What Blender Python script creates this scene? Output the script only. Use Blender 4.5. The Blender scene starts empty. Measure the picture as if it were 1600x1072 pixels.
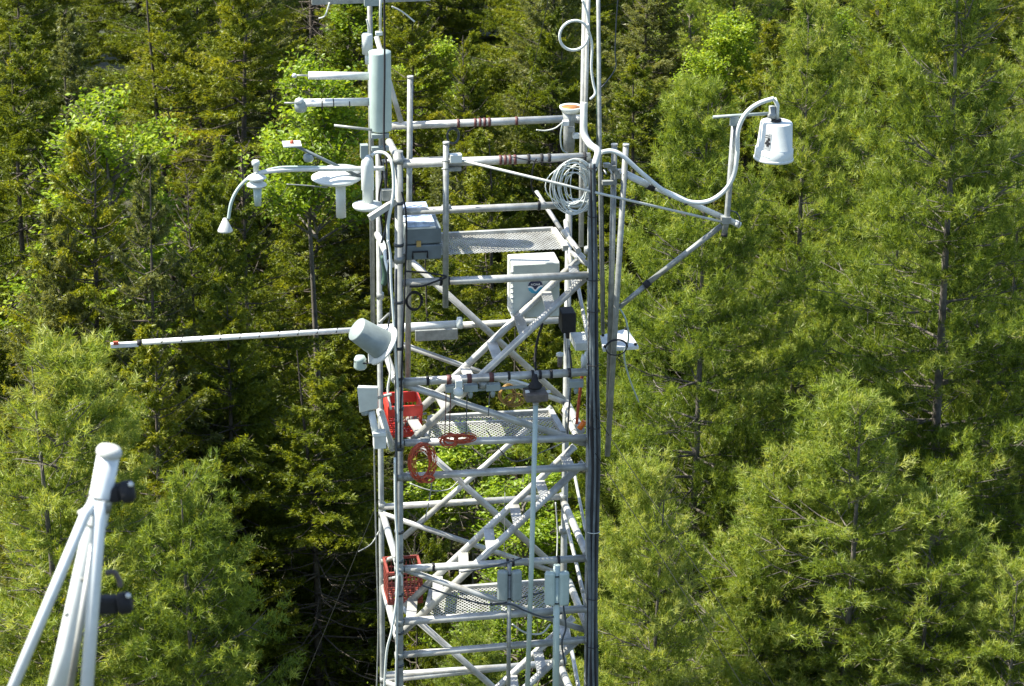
import bpy, math, random
import numpy as np
from mathutils import Vector, Matrix
random.seed(7)
SC = bpy.context.scene
COL = SC.collection
# ------------------------------------------------------------------ camera
ZP = 20.0                                   # height of the tower's top deck above the ground
CAM = Vector((1.0459, -24.6034, ZP + 8.3629))
PITCH, YAW, ROLL, FPX = 0.3577, 0.1588, 0.0032, 4500.0
cam = bpy.data.cameras.new('camera'); co = bpy.data.objects.new('camera', cam); COL.objects.link(co)
CM = Matrix.Rotation(math.pi/2 - PITCH, 4, 'X') @ Matrix.Rotation(ROLL, 4, 'Z')
co.matrix_world = Matrix.Translation(CAM) @ CM
cam.sensor_width = 36.0; cam.lens = FPX/1600*36.0
cam.clip_start = 0.5; cam.clip_end = 3000
cam.dof.use_dof = True; cam.dof.focus_distance = 27.0; cam.dof.aperture_fstop = 9.0
SC.camera = co
# ------------------------------------------------------------------ light
SUN_EL, SUN_AZ = math.radians(54), math.radians(-86)      # azimuth from +Y, clockwise positive
sd = Vector((math.sin(SUN_AZ)*math.cos(SUN_EL), math.cos(SUN_AZ)*math.cos(SUN_EL), math.sin(SUN_EL)))
w = bpy.data.worlds.new('World'); SC.world = w; w.use_nodes = True
nt = w.node_tree; bg = nt.nodes['Background']
sky = nt.nodes.new('ShaderNodeTexSky'); sky.sky_type = 'NISHITA'; sky.sun_disc = False
sky.sun_elevation = SUN_EL; sky.sun_rotation = SUN_AZ
nt.links.new(sky.outputs[0], bg.inputs[0]); bg.inputs[1].default_value = 0.10
sl = bpy.data.lights.new('sun', 'SUN'); sl.energy = 5.0; sl.angle = math.radians(0.5); sl.color = (1.0, 0.94, 0.82)
so = bpy.data.objects.new('sun', sl); COL.objects.link(so)
so.rotation_euler = sd.to_track_quat('Z', 'Y').to_euler()
SC.view_settings.view_transform = 'Standard'; SC.view_settings.look = 'None'
SC.view_settings.exposure = 1.55; SC.view_settings.gamma = 1.0
SC.render.engine = 'CYCLES'
SC.cycles.max_bounces = 6; SC.cycles.diffuse_bounces = 3; SC.cycles.transmission_bounces = 4; SC.cycles.glossy_bounces = 2

# ------------------------------------------------------------------ measuring
U = Vector((math.cos(YAW), math.sin(YAW), 0)); V = Vector((-math.sin(YAW), math.cos(YAW), 0)); Z = Vector((0, 0, 1))
R3 = CM.to_3x3()
def ray(px, py): return (R3 @ Vector(((px-800)/FPX, -(py-536)/FPX, -1))).normalized()
def P(px, py, v=0.0):
    """point on the tower's own plane a distance v behind its near face"""
    d = ray(px, py); o = CAM - Vector((0, 0, ZP))
    t = (v - o.dot(V))/d.dot(V); q = CAM + d*t
    return q
def PD(px, py, dist):
    """point at a horizontal distance dist from the camera"""
    d = ray(px, py); return CAM + d*(dist/math.hypot(d.x, d.y))
M = 1/166.0
def mpx(n): return n*M

# ------------------------------------------------------------------ materials
MATS = {}
def mat(name, col, rough=0.6, metal=0.0, var=0.12, scale=12, bump=0.0, stain=None):
    m = bpy.data.materials.new(name); m.use_nodes = True; n = m.node_tree; b = n.nodes['Principled BSDF']
    b.inputs['Roughness'].default_value = rough; b.inputs['Metallic'].default_value = metal
    tc = n.nodes.new('ShaderNodeTexCoord'); no = n.nodes.new('ShaderNodeTexNoise'); no.inputs['Scale'].default_value = scale
    no.inputs['Detail'].default_value = 5; no.inputs['Roughness'].default_value = 0.65
    n.links.new(tc.outputs['Object'], no.inputs['Vector'])
    cr = n.nodes.new('ShaderNodeValToRGB'); e = cr.color_ramp.elements
    e[0].position = 0.32; e[1].position = 0.68
    dk = stain or tuple(c*(1-2*var) for c in col)
    e[0].color = (*dk, 1); e[1].color = (*[min(1, c*(1+var)) for c in col], 1)
    n.links.new(no.outputs['Fac'], cr.inputs['Fac']); n.links.new(cr.outputs['Color'], b.inputs['Base Color'])
    if bump:
        bp = n.nodes.new('ShaderNodeBump'); bp.inputs['Strength'].default_value = bump; bp.inputs['Distance'].default_value = 0.01
        n.links.new(no.outputs['Fac'], bp.inputs['Height']); n.links.new(bp.outputs['Normal'], b.inputs['Normal'])
    MATS[name] = m; return m
alu = mat('weathered_aluminium', (0.44, 0.45, 0.43), 0.48, 0.35, 0.18, 5, 0.05, stain=(0.27, 0.265, 0.24))
postm = mat('dull_grey_post', (0.27, 0.285, 0.27), 0.55, 0.3, 0.2, 7, 0.05)
galv = mat('galvanised_pipe', (0.27, 0.285, 0.27), 0.5, 0.35, 0.18, 14, 0.05)
whitep = mat('white_plastic', (0.56, 0.60, 0.575), 0.45, 0, 0.05, 8)
whitem = mat('white_paint', (0.60, 0.62, 0.60), 0.4, 0, 0.1, 10)
cream = mat('aged_white_plastic', (0.50, 0.52, 0.48), 0.5, 0, 0.1, 10)
mint = mat('pale_green_plastic', (0.37, 0.46, 0.43), 0.45, 0, 0.06, 6)
greyp = mat('grey_plastic', (0.24, 0.285, 0.275), 0.45, 0, 0.08, 8)
caseg = mat('grey_case', (0.13, 0.16, 0.17), 0.45, 0, 0.08, 7)
black = mat('black_rubber', (0.012, 0.012, 0.014), 0.8, 0, 0.2, 20)
slate = mat('dark_cable_jacket', (0.045, 0.055, 0.065), 0.5, 0, 0.2, 15)
green = mat('dark_green_cable', (0.03, 0.07, 0.05), 0.5, 0, 0.2, 15)
red = mat('red_plastic', (0.48, 0.03, 0.018), 0.45, 0, 0.15, 10)
orange = mat('orange_cord', (0.42, 0.07, 0.025), 0.55, 0, 0.25, 30)
orangeb = mat('orange_plastic', (0.75, 0.17, 0.01), 0.45, 0, 0.1, 20)
yellow = mat('yellow_cord', (0.26, 0.15, 0.03), 0.5, 0, 0.15, 30)
rust = mat('rusty_funnel', (0.30, 0.115, 0.02), 0.7, 0, 0.3, 18)
brown = mat('brown_tape', (0.10, 0.03, 0.025), 0.6, 0, 0.2, 30)
navy = mat('navy_print', (0.012, 0.018, 0.06), 0.5, 0, 0.1, 30)
lblue = mat('light_blue_print', (0.05, 0.33, 0.5), 0.5, 0, 0.1, 30)
whitepr = mat('white_print', (0.8, 0.8, 0.8), 0.5, 0, 0.02, 30)
greypr = mat('grey_print', (0.40, 0.42, 0.42), 0.6, 0, 0.25, 90)
bluelid = mat('blue_sheet', (0.50, 0.58, 0.72), 0.35, 0, 0.25, 16, stain=(0.16, 0.23, 0.34))
motor = mat('dark_brown_housing', (0.10, 0.085, 0.075), 0.6, 0, 0.2, 20)
brass = mat('brass', (0.45, 0.32, 0.12), 0.4, 0.5, 0.1, 20)
bark = mat('grey_brown_bark', (0.085, 0.07, 0.055), 0.9, 0, 0.3, 6, 0.6)
barkg = mat('grey_pine_bark', (0.13, 0.115, 0.095), 0.9, 0, 0.3, 6, 0.6)
soil = mat('forest_floor', (0.030, 0.032, 0.013), 0.95, 0, 0.35, 0.8, 0.5, stain=(0.012, 0.018, 0.006))

wirem = mat('dull_dark_wire', (0.02, 0.022, 0.02), 1.0, 0, 0.1, 20); wirem.node_tree.nodes['Principled BSDF'].inputs['Specular IOR Level'].default_value = 0.05
# ------------------------------------------------------------------ geometry helpers
class G:
    def __init__(s): s.v = []; s.f = []; s.sm = []
    def add(s, vs, fs, smooth=False):
        n = len(s.v); s.v += [Vector(p) for p in vs]
        for f in fs: s.f.append([i+n for i in f]); s.sm.append(smooth)
        return s
    def tube(s, pts, r, n=10, cap=True):
        pts = [Vector(p) for p in pts]; k = len(pts)
        rs = r if isinstance(r, (list, tuple)) else [r]*k
        t0 = (pts[1]-pts[0]).normalized(); a = t0.orthogonal().normalized(); vs = []
        for i, p in enumerate(pts):
            t = (pts[min(i+1, k-1)]-pts[max(i-1, 0)])
            t = t.normalized() if t.length > 1e-9 else t0
            a = (a - t*a.dot(t)); a = a.normalized() if a.length > 1e-6 else t.orthogonal().normalized()
            b = t.cross(a)
            for j in range(n):
                an = 2*math.pi*j/n; vs.append(p + (a*math.cos(an)+b*math.sin(an))*rs[i])
        fs = [[i*n+j, i*n+(j+1) % n, (i+1)*n+(j+1) % n, (i+1)*n+j] for i in range(k-1) for j in range(n)]
        s.add(vs, fs, True)
        if cap: 
            m = len(s.v)-k*n
            s.f.append(list(range(m, m+n))[::-1]); s.sm.append(False)
            s.f.append(list(range(m+(k-1)*n, m+k*n))); s.sm.append(False)
        return s
    def box(s, c, sx, sy, sz, ax=None):
        X, Y, W = ax or (U, V, Z); c = Vector(c)
        vs = [c + X*(sx/2*i)+Y*(sy/2*j)+W*(sz/2*k) for i in (-1, 1) for j in (-1, 1) for k in (-1, 1)]
        return s.add(vs, [[0, 1, 3, 2], [4, 6, 7, 5], [0, 4, 5, 1], [2, 3, 7, 6], [0, 2, 6, 4], [1, 5, 7, 3]])
    def hexa(s, q):      # eight corners: bottom four then top four, same order
        return s.add(q, [[0, 3, 2, 1], [4, 5, 6, 7], [0, 1, 5, 4], [1, 2, 6, 5], [2, 3, 7, 6], [3, 0, 4, 7]])
    def lathe(s, o, prof, ax=Z, n=24, smooth=True):     # prof: (radius, height along ax)
        o = Vector(o); ax = Vector(ax).normalized(); a = ax.orthogonal().normalized(); b = ax.cross(a); k = len(prof)
        vs = [o+ax*h+(a*math.cos(2*math.pi*j/n)+b*math.sin(2*math.pi*j/n))*max(r, 1e-4) for r, h in prof for j in range(n)]
        for i in range(k-1):
            pass
        fs = [[i*n+j, i*n+(j+1) % n, (i+1)*n+(j+1) % n, (i+1)*n+j] for i in range(k-1) for j in range(n)]
        fs.append(list(range(n))[::-1]); fs.append(list(range((k-1)*n, k*n)))
        return s.add(vs, fs, smooth)
    def coil(s, c, a, b, r, turns=1, seg=28, jit=0.0, n=6, rng=random):
        pts = []; N = int(turns*seg); ra = 1
        for i in range(N+1):
            if i % seg == 0: ja, jb, jx = (1+rng.uniform(-jit, jit), 1+rng.uniform(-jit, jit), rng.uniform(-jit, jit)*0.6)
            t = 2*math.pi*i/seg
            pts.append(Vector(c)+a*(math.cos(t)*ja+jx)+b*(math.sin(t)*jb+jx*0.5)+a.cross(b).normalized()*(r*1.5*math.sin(t*0.37+i*0.05)))
        return s.tube(pts, r, n)
def link(name, g, m, parent=None, bevel=0.0, origin=None, cutoff=None):
    off = Vector(parent['_w']) if parent is not None else Vector(origin or (sum(g.v, Vector())/max(1, len(g.v))))
    me = bpy.data.meshes.new(name); me.from_pydata([tuple(p-off) for p in g.v], [], g.f)
    me.polygons.foreach_set('use_smooth', g.sm); me.materials.append(m); me.update()
    o = bpy.data.objects.new(name, me); COL.objects.link(o)
    if parent is not None:
        o.parent = parent
        ow = Vector(parent['_w'])
        par = parent
        if par.type == 'MESH' and par.parent is not None: pass
        o['_w'] = tuple(ow)
    else:
        o.location = off; o['_w'] = tuple(off)
    if bevel:
        b = o.modifiers.new('bevel', 'BEVEL'); b.width = bevel; b.segments = 2; b.limit_method = 'ANGLE'
    return o
def tag(o, label=None, cat=None, group=None, kind=None):
    if label: o['label'] = label
    if cat: o['category'] = cat
    if group: o['group'] = group
    if kind: o['kind'] = kind
    return o
def thing(name, loc, label, cat, group=None):
    o = bpy.data.objects.new(name, None); o.empty_display_size = 0.2; COL.objects.link(o); o.location = loc; o['_w'] = tuple(loc)
    return tag(o, label, cat, group)
def T(name, pts, wpx, m, parent=None, n=10, ext=0.0):
    """tube through pixel/plane points; width in photograph pixels"""
    q = [P(*p) for p in pts]
    if ext:
        d = (q[-1]-q[0]).normalized()*ext; q[0] = q[0]-d; q[-1] = q[-1]+d
    return link(name, G().tube(q, mpx(wpx)/2, n), m, parent)
def smooth_pts(q, k=6):
    q = [Vector(p) for p in q]; out = []
    for i in range(len(q)-1):
        p0 = q[max(i-1, 0)]; p1 = q[i]; p2 = q[i+1]; p3 = q[min(i+2, len(q)-1)]
        for j in range(k):
            t = j/k
            out.append(0.5*((2*p1)+(p2-p0)*t+(2*p0-5*p1+4*p2-p3)*t*t+(3*p1-p0-3*p2+p3)*t**3))
    out.append(q[-1]); return out
def hose(name, pts, wpx, m, parent=None, n=8, k=6):
    return link(name, G().tube(smooth_pts([P(*p) for p in pts], k), mpx(wpx)/2, n), m, parent)
def bands(parent, p0, p1, ts, wpx, m, name='tape_band', length=4):
    a, b = P(*p0), P(*p1); d = (b-a).normalized()
    for t in ts:
        c = a.lerp(b, t); link(name, G().tube([c-d*mpx(length)/2, c+d*mpx(length)/2], mpx(wpx)/2+0.004, 10), m, parent)

# ------------------------------------------------------------------ ground
def ground():
    n = 60; vs = []; fs = []
    for j in range(n+1):
        for i in range(n+1):
            x = (i/n-0.5)*1200; y = (j/n-0.5)*1200+100
            vs.append((x, y, 0.3*math.sin(x*0.11)*math.cos(y*0.07)))
    for j in range(n):
        for i in range(n): a = j*(n+1)+i; fs.append([a, a+1, a+n+2, a+n+1])
    g = G(); g.add(vs, fs, True)
    tag(link('ground', g, soil, origin=(0, 0, 0)), kind='structure')
ground()

# ------------------------------------------------------------------ the scaffold tower
D = 1.416; H = 1.8464
tw = thing('scaffold_tower', Vector((0, 0, 0)), 'tall aluminium scaffold tower with mesh decks and inner stairs rising from the wood', 'tower')
def post(x0, y0, x1, y1, v, wpx):
    a, b = P(x0, y0, v), P(x1, y1, v); d = (b-a)/(b.z-a.z)
    e = a + d*(0.05-a.z)
    e = Vector((b.x, b.y, 0.05)); p = link('post', G().tube([a, b, e], mpx(wpx)/2, 12), postm, tw)
    return a, b
NL = post(623, 236, 624, 1075, 0, 13)
NR = post(925, 250, 918, 1075, 0, 12)
RL = post(591, 240, 598, 1075, D, 9)
RR = post(889, 330, 878, 1075, D, 11)
# couplings and fittings on the posts
for (x, y, v, wd) in [(640, 198, D, 14), (905, 186, D, 15), (697, 254, 0, 15), (640, 744, 0, 15), (755, 600, 0.02, 15), (664, 689, 0, 15), (697, 326, 0, 14), (623, 250, 0, 17), (624, 405, 0, 16), (624, 597, 0, 16), (624, 693, 0, 16), (624, 744, 0, 16), (624, 890, 0, 16), (624, 972, 0, 16), (624, 1024, 0, 16),
                      (920, 391, 0, 15), (921, 684, 0, 15), (920, 729, 0, 15), (919, 872, 0, 15), (918, 1000, 0, 15),
                      (597, 790, D, 12), (597, 803, D, 12), (598, 876, D, 11), (599, 1062, D, 12), (880, 776, D, 14), (880, 828, D, 15), (879, 1033, D, 14), (594, 462, D, 12), (884, 505, D, 14)]:
    c = P(x, y, v); link('coupling', G().lathe(c-Z*0.03, [(mpx(wd)/2, 0), (mpx(wd)/2, 0.06)], n=12), galv, tw)
LIFT = []     # parts repeated one lift further down, below the frame
def rail(x0, y0, x1, y1, v, wpx=11, name='rail', keep=False, v2=None):
    o = T(name, [(x0, y0, v), (x1, y1, v if v2 is None else v2)], wpx, alu, tw)
    if keep: LIFT.append(o)
    return o
# near-face and far-face horizontals
rail(612, 197, 906, 185, D, 12)
rail(594, 252, 700, 247, D, 6)
rail(628, 256, 922, 245, 0, 13)
rail(630, 331, 912, 319, 0, 11)
rail(630, 442, 920, 430, 0, 12)
rail(630, 597, 918, 581, 0, 13)
rail(632, 692, 921, 684, 0, 12)
rail(630, 745, 922, 729, 0, 12)
rail(632, 889, 918, 872, 0, 12)
rail(632, 971, 918, 951, 0, 13)
rail(630, 1023, 918, 999, 0, 12, keep=True)
rail(594, 515, 722, 508, D, 13); rail(722, 508, 884, 500, D, 11)
rail(597, 792, 880, 776, D, 11, keep=True)
rail(598, 1062, 878, 1034, D, 12)
# braces
rail(640, 406, 884, 628, D-.05, 11, 'brace')
rail(600, 528, 884, 629, D-.1, 9, 'brace')
rail(630, 600, 918, 694, 0.03, 11, 'brace')
rail(630, 840, 862, 636, D-.05, 10, 'brace')
rail(630, 672, 870, 888, D-.05, 11, 'brace')
rail(598, 803, 868, 894, D-.1, 9, 'brace', keep=True)
rail(630, 889, 915, 985, 0.03, 10, 'brace')
rail(630, 950, 872, 1163, D-.05, 11, 'brace')
rail(884, 640, 905, 668, D, 15, 'brace', v2=D-.3)
# end-frame bars between near and far posts
for q in [(598, 803, D, 624, 890, 0, 11), (881, 785, D, 917, 866, 0, 12), (600, 916, D, 622, 998, 0, 13), (889, 909, D, 917, 980, 0, 12),
          (593, 642, D, 613, 700, .1, 12), (600, 543, D, 617, 594, 0.1, 11), (884, 628, D, 908, 672, 0.2, 13), (886, 650, D, 901, 684, 0.3, 10),
          (589, 366, D, 612, 414, 0.1, 10), (608, 222, D, 623, 250, .1, 12), (588, 57, D+.2, 627, 192, D-.1, 8), (901, 436, D*.6, 920, 534, 0, 6),
          (881, 800, D, 911, 925, 0.1, 6), (898, 743, D*.7, 915, 830, 0, 5), (896, 860, D*.7, 917, 955, 0, 6), (887, 983, D, 905, 1080, 0.2, 7),
          (877, 1044, D, 896, 1090, .3, 12), (838, 300, D*.7, 876, 358, 0.45, 7), (880, 362, .7, 904, 392, 0, 9), (884, 345, D, 893, 420, D*.5, 8), (893, 395, .9, 917, 412, 0, 8),
          (598, 878, D, 622, 868, 0, 7), (600, 906, D, 620, 902, .1, 5)]:
    rail(q[0], q[1], q[3], q[4], q[2], q[6], 'end_bar', v2=q[5])
# decks: frame bars and a lattice of expanded metal
def deck(fl, fr, nl, nr, vf, mid=False, nx=40, ny=14, wdt=.0038):
    A, B, C_, D_ = P(*fl, vf), P(*fr, vf), P(*nr, 0.06), P(*nl, 0.06)
    for a, b, wd in ((A, B, 7), (B, C_, 9), (D_, A, 7)):
        g = G(); d = (b-a).normalized(); s_ = d.cross(Z).normalized()
        g.box((a+b)/2, (b-a).length, mpx(wd), 0.05, (d, s_, d.cross(s_)))
        link('deck_frame', g, alu, tw)
    if mid:
        a, b = A.lerp(D_, .3), B.lerp(C_, .3); d = (b-a).normalized(); s_ = d.cross(Z).normalized()
        link('deck_frame', G().box((a+b)/2-Z*.01, (b-a).length, mpx(5), 0.03, (d, s_, d.cross(s_))), alu, tw)
    g = G()
    def at(i, j): return A.lerp(B, i/nx).lerp(D_.lerp(C_, i/nx), j/ny)
    for i in range(nx):
        for j in range(ny):
            cs = [((i, j+.5), (i+.5, j)), ((i+.5, j), (i+1, j+.5)), ((i+1, j+.5), (i+.5, j+1)), ((i+.5, j+1), (i, j+.5))]
            for (a, b) in cs:
                a, b = at(*a), at(*b); d = (b-a).normalized(); s_ = d.cross(Z).normalized()*wdt
                g.add([a-s_, a+s_, b+s_, b-s_, a-s_-Z*.006, a+s_-Z*.006, b+s_-Z*.006, b-s_-Z*.006], [[0, 1, 2, 3], [0, 4, 5, 1], [3, 2, 6, 7], [1, 5, 6, 2], [0, 3, 7, 4]])
    tag(link('deck_mesh', g, alu, tw), kind='stuff')
deck((632, 371), (864, 359), (632, 401), (884, 388), .5, False, 40, 12, .0032)
deck((672, 653), (860, 643), (664, 688), (880, 677), .52, True, 30, 9, .0035)
deck((674, 923), (856, 909), (664, 964), (884, 949), .56, False, 30, 10, .0035)
# inner stairs
def stair(a0, a1, b0, b1, steps, va=.5, vb=.08):
    A0, A1, B0, B1 = P(*a0, va), P(*a1, va), P(*b0, vb), P(*b1, vb)
    link('stair_stringer', G().tube([A0, A1], mpx(12)/2, 10), alu, tw); link('stair_stringer', G().tube([B0, B1], mpx(12)/2, 10), alu, tw)
    for i in range(steps):
        t = (i+.3)/(steps-.3); c = A0.lerp(A1, t); d = B0.lerp(B1, t); m_ = (d-c).normalized(); 
        fw = (U - m_*U.dot(m_)).normalized(); up = fw.cross(m_)
        if up.z < 0: up = -up
        link('step', G().box((c+d)/2, (d-c).length, 0.095, 0.02, (m_, fw, up)), alu, tw)
stair((630, 665), (912, 398), (645, 688), (918, 430), 7)
stair((633, 947), (898, 697), (629, 988), (912, 723), 7)
stair((630, 1211), (896, 965), (626, 1252), (906, 997), 7)
for o in LIFT:
    c = o.copy(); COL.objects.link(c); c.parent = tw; c.location = o.location + Vector((0, 0, -H))
# clamps and red-brown tape on the rails
bands(tw, (612, 197, D), (906, 185, D), [.44, .465, .49, .515, .35, .66], 13, brown)
bands(tw, (628, 256, 0), (922, 245, 0), [.52, .545, .57, .597], 14, brown)
bands(tw, (628, 256, 0), (922, 245, 0), [.67, .74, .78, .97], 14, black)
bands(tw, (630, 331, 0), (912, 319, 0), [.75, .86], 12, black)
bands(tw, (630, 442, 0), (920, 430, 0), [.20, .24], 13, black)
bands(tw, (630, 597, 0), (918, 581, 0), [.13, .57, .70, .74, .80, .9], 14, black)
bands(tw, (630, 597, 0), (918, 581, 0), [.245, .355, .475], 14, brown, length=7)
bands(tw, (632, 889, 0), (918, 872, 0), [.155, .56, .59, .685, .84], 13, black)
bands(tw, (594, 515, D), (722, 508, D), [.2, .9], 13, black)
bands(tw, (623, 300, 0), (624, 1075, 0), [.02, .1, .21, .3, .36, .42, .5, .56, .67, .73, .8, .88, .95], 14, slate, length=5)

# ------------------------------------------------------------------ pipes clamped to the tower
def pipe(label, pts, wpx, m=galv, name='clamped_pipe', group=None, cap=True):
    q = [P(*p) for p in pts]
    t = thing(name, q[-1], label, 'pipe', group); link('tube', G().tube(q, mpx(wpx)/2, 10), m, t)
    d = (q[0]-q[1]).normalized()
    link('end_cap', G().tube([q[0], q[0]+d*.02], mpx(wpx)/2+.003, 10), alu, t)
    return t
pipe('grey pipe standing left of the tall white cylinder, clamped outside the left posts', [(577, -60, D+.05), (583, 505, D+.05)], 8)
pipe('short pipe standing above the top rail just right of the tall white cylinder', [(641, 122, .9), (637, 600, .9)], 9)
pipe('vertical pipe crossing the upper rails beside the grey case', [(697, 225, -.06), (696, 480, -.06)], 9)
pipe('left of two loose pipes leaning right of the black cable bundle', [(960, 228, .1), (951, 640, .1)], 9, group='loose pipes leaning beside the cables')
pipe('right and longer of two loose pipes leaning right of the black cable bundle', [(978, 228, .02), (949, 712, .02)], 9, group='loose pipes leaning beside the cables')
t = pipe('tall twin tube mast rising past the orange topped gauge', [(915, -70, .5), (909, 250, .5), (908, 385, .5)], 8, alu, 'mast')
link('tube', G().tube([P(921, -70, .45), P(915, 170, .45), P(914, 330, .45)], mpx(6)/2, 8), alu, t)
pipe('thin tall pipe rising just right of the twin tube mast', [(934, -70, .1), (938, 300, .1), (942, 520, .1)], 6)
pipe('pale thin pole hanging from the dark brown housing down past the decks', [(837, 632, -.08), (831, 860, -.1), (823, 1110, -.12)], 8, mint, 'thin_pole')
t = thing('thin_post', P(597, 60, .9), 'slim post with a small cap behind the tall white cylinder', 'post')
link('rod', G().tube([P(595, -30, .9), P(594, 52, .9)], mpx(4)/2, 8), cream, t); link('cap', G().box(P(592, 52, .9), mpx(10), mpx(8), mpx(5)), whitep, t)
# cross plank at the very top
t = thing('top_crossbar', P(582, 2, D), 'grey crossbar at the top of the left mast, two wires hanging from it', 'bar')
link('bar', G().box((P(487, -3, D)+P(672, -3, D))/2, (P(487, -3, D)-P(672, -3, D)).length, .06, mpx(13)), galv, t)
link('clamp', G().box(P(580, 0, D-.06), mpx(22), .08, mpx(16)), greyp, t)
hose('wire', [(515, 4, D-.05), (508, 24, D-.05), (498, 29, D-.05)], 2.5, cream, t); hose('wire', [(612, 10, D-.05), (628, 18, D-.05), (648, 34, D-.05)], 2.5, cream, t)
t = thing('small_canister', P(575, 88, D), 'small white canister clamped to the pipe above the tall white cylinder', 'canister')
link('body', G().lathe(P(574, 84, D-.08), [(mpx(8), 0), (mpx(8.5), mpx(20)), (mpx(8.5), mpx(30)), (mpx(7), mpx(32))]), whitep, t)
link('neck', G().lathe(P(574, 100, D-.08), [(mpx(3.5), 0), (mpx(3.5), mpx(18))]), whitep, t)
hose('lead', [(573, 30, D-.08), (576, 44, D-.08), (575, 58, D-.08)], 3, cream, t)

# ------------------------------------------------------------------ instruments on the left
t = thing('radome_cylinder', P(594, 205, .5), 'tall smooth white cylinder standing upright at the tower\'s top left corner', 'antenna')
link('shell', G().lathe(P(595, 203, .5), [(mpx(16), 0), (mpx(16.6), .01), (mpx(16.6), mpx(119)), (mpx(16.5), mpx(121)), (0.001, mpx(122))], n=32), mint, t)
link('stub', G().lathe(P(597, 240, .5), [(mpx(5), 0), (mpx(5), mpx(40))]), galv, t)
for y in (212, 232): link('clamp', G().box(P(594, y, .42), mpx(26), .06, mpx(6)), greyp, t)
tag(hose('antenna_cable', [(600, -60, .38), (601, 100, .36), (600, 215, .36), (604, 260, .3), (603, 330, .3), (608, 460, .2)], 3, black), 'black cable running straight down the front of the tall white cylinder', 'cable')
def sensor_arm(lab, x0, y0, x1, y1, v, wpx):
    t = thing('sensor_arm', P(x1, y1, v), lab, 'sensor arm', 'sensor arms left of the tall white cylinder')
    link('arm', G().tube([P(x0+26, y0, v), P(x1, y1, v)], mpx(wpx)/2, 10), whitem, t)
    link('rod', G().tube([P(x0+4, y0, v), P(x0+28, y0, v)], mpx(3)/2, 8), galv, t)
    return t
t = sensor_arm('upper white sensor arm with a bare rod tip left of the tall white cylinder', 456, 118, 580, 119, .6, 12)
link('tip', G().lathe(P(460, 121, .6), [(mpx(3), 0), (mpx(4), mpx(3)), (mpx(2), mpx(6))]), cream, t)
t = sensor_arm('lower white sensor arm carrying a small grey sensor cup', 440, 161, 578, 159, .6, 12)
link('cup', G().lathe(P(470, 174, .6), [(mpx(8), 0), (mpx(10), mpx(8)), (mpx(9), mpx(15)), (mpx(4), mpx(20))]), greyp, t)
link('dome', G().lathe(P(467, 160, .58), [(mpx(7), 0), (mpx(5), mpx(5)), (mpx(1), mpx(7))]), whitep, t)
for i, xx in enumerate((502, 520, 545)): link('cable_tie', G().tube([P(xx, 160.5, .6), P(xx+1.5, 160.4, .6)], mpx(12.5)/2+.002, 10), black, t)
# thin rod
tag(T('thin_rod', [(522, 196, .5), (592, 204, .45)], 4, galv), 'thin grey rod poking left from under the tall white cylinder', 'rod')
# flat plate sensor on slanting arm
t = thing('plate_sensor', P(565, 276, .4), 'small square white plate with a red sensor on a slanting dark arm', 'sensor')
c = P(456, 225, .3); link('plate', G().box(c, mpx(27), .17, .012), whitem, t)
link('sensor', G().lathe(c+Z*.006, [(mpx(3), 0), (mpx(3), mpx(3)), (mpx(1), mpx(5))]), orange, t)
link('arm', G().tube([P(462, 228, .3), P(570, 280, .35)], mpx(5)/2, 8), caseg, t)
link('camera_box', G().lathe(P(482, 252, .32), [(mpx(6), 0), (mpx(8), mpx(4)), (mpx(7), mpx(10)), (mpx(3), mpx(12))]), greyp, t)
# aspirated shield on a bent arm
t = thing('air_sampler', P(600, 260, .3), 'white arm reaching left with two disc shield and drooping tube with cone', 'instrument')
link('arm', G().tube(smooth_pts([P(600, 263, .3), P(540, 264, .25), P(460, 265, .2), P(418, 268, .2), P(402, 272, .2)]), mpx(7)/2, 10), whitem, t)
link('arm_tube', G().tube(smooth_pts([P(560, 262, .28), P(470, 261, .2), P(435, 262, .2), P(410, 268, .2)]), mpx(4)/2, 8), mint, t)
link('cap', G().lathe(P(400, 268, .2), [(mpx(4), 0), (mpx(4), mpx(9)), (mpx(6), mpx(10)), (mpx(6), mpx(15)), (mpx(5), mpx(17))]), whitep, t)
for yy, rr in ((281, 15), (292, 15.5)): link('disc', G().lathe(P(401, yy, .2), [(mpx(rr*.7), 0), (mpx(rr), mpx(3)), (mpx(rr*.9), mpx(5)), (mpx(5), mpx(10))], n=28), whitep, t)
link('shield_tube', G().lathe(P(403, 321, .2), [(mpx(5), 0), (mpx(6.5), mpx(28))]), mint, t)
link('droop_tube', G().tube(smooth_pts([P(402, 272, .2), P(385, 281, .2), P(370, 298, .2), P(361, 318, .2), P(357, 342, .2)]), mpx(5)/2, 10), mint, t)
link('cone', G().lathe(P(352, 361, .2), [(mpx(11.5), 0), (mpx(11), mpx(2)), (mpx(2.5), mpx(20))]), greyp if False else cream, t)
# broad dish with a hanging tube
t = thing('dish_sampler', P(565, 270, .4), 'broad white dish with a tube hanging straight below it beside the posts', 'instrument')
c = P(526, 283, .4)
link('dish', G().lathe(c, [(mpx(30), 0), (mpx(38), mpx(5)), (mpx(38), mpx(7)), (mpx(20), mpx(12)), (mpx(7), mpx(14))], n=40), whitep, t)
link('upper_plate', G().lathe(P(532, 268, .5), [(mpx(30), 0), (mpx(30), mpx(2.5))], n=36), whitep, t)
link('hanging_tube', G().lathe(P(533, 339, .4), [(mpx(7.5), 0), (mpx(7.5), mpx(55))]), whitep, t)
link('stay', G().tube([P(540, 281, .3), P(568, 268, .38)], mpx(4)/2, 8), galv, t)
hose('lead', [(448, 288, .3), (480, 290, .3), (512, 293, .3)], 2, galv, t)
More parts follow.
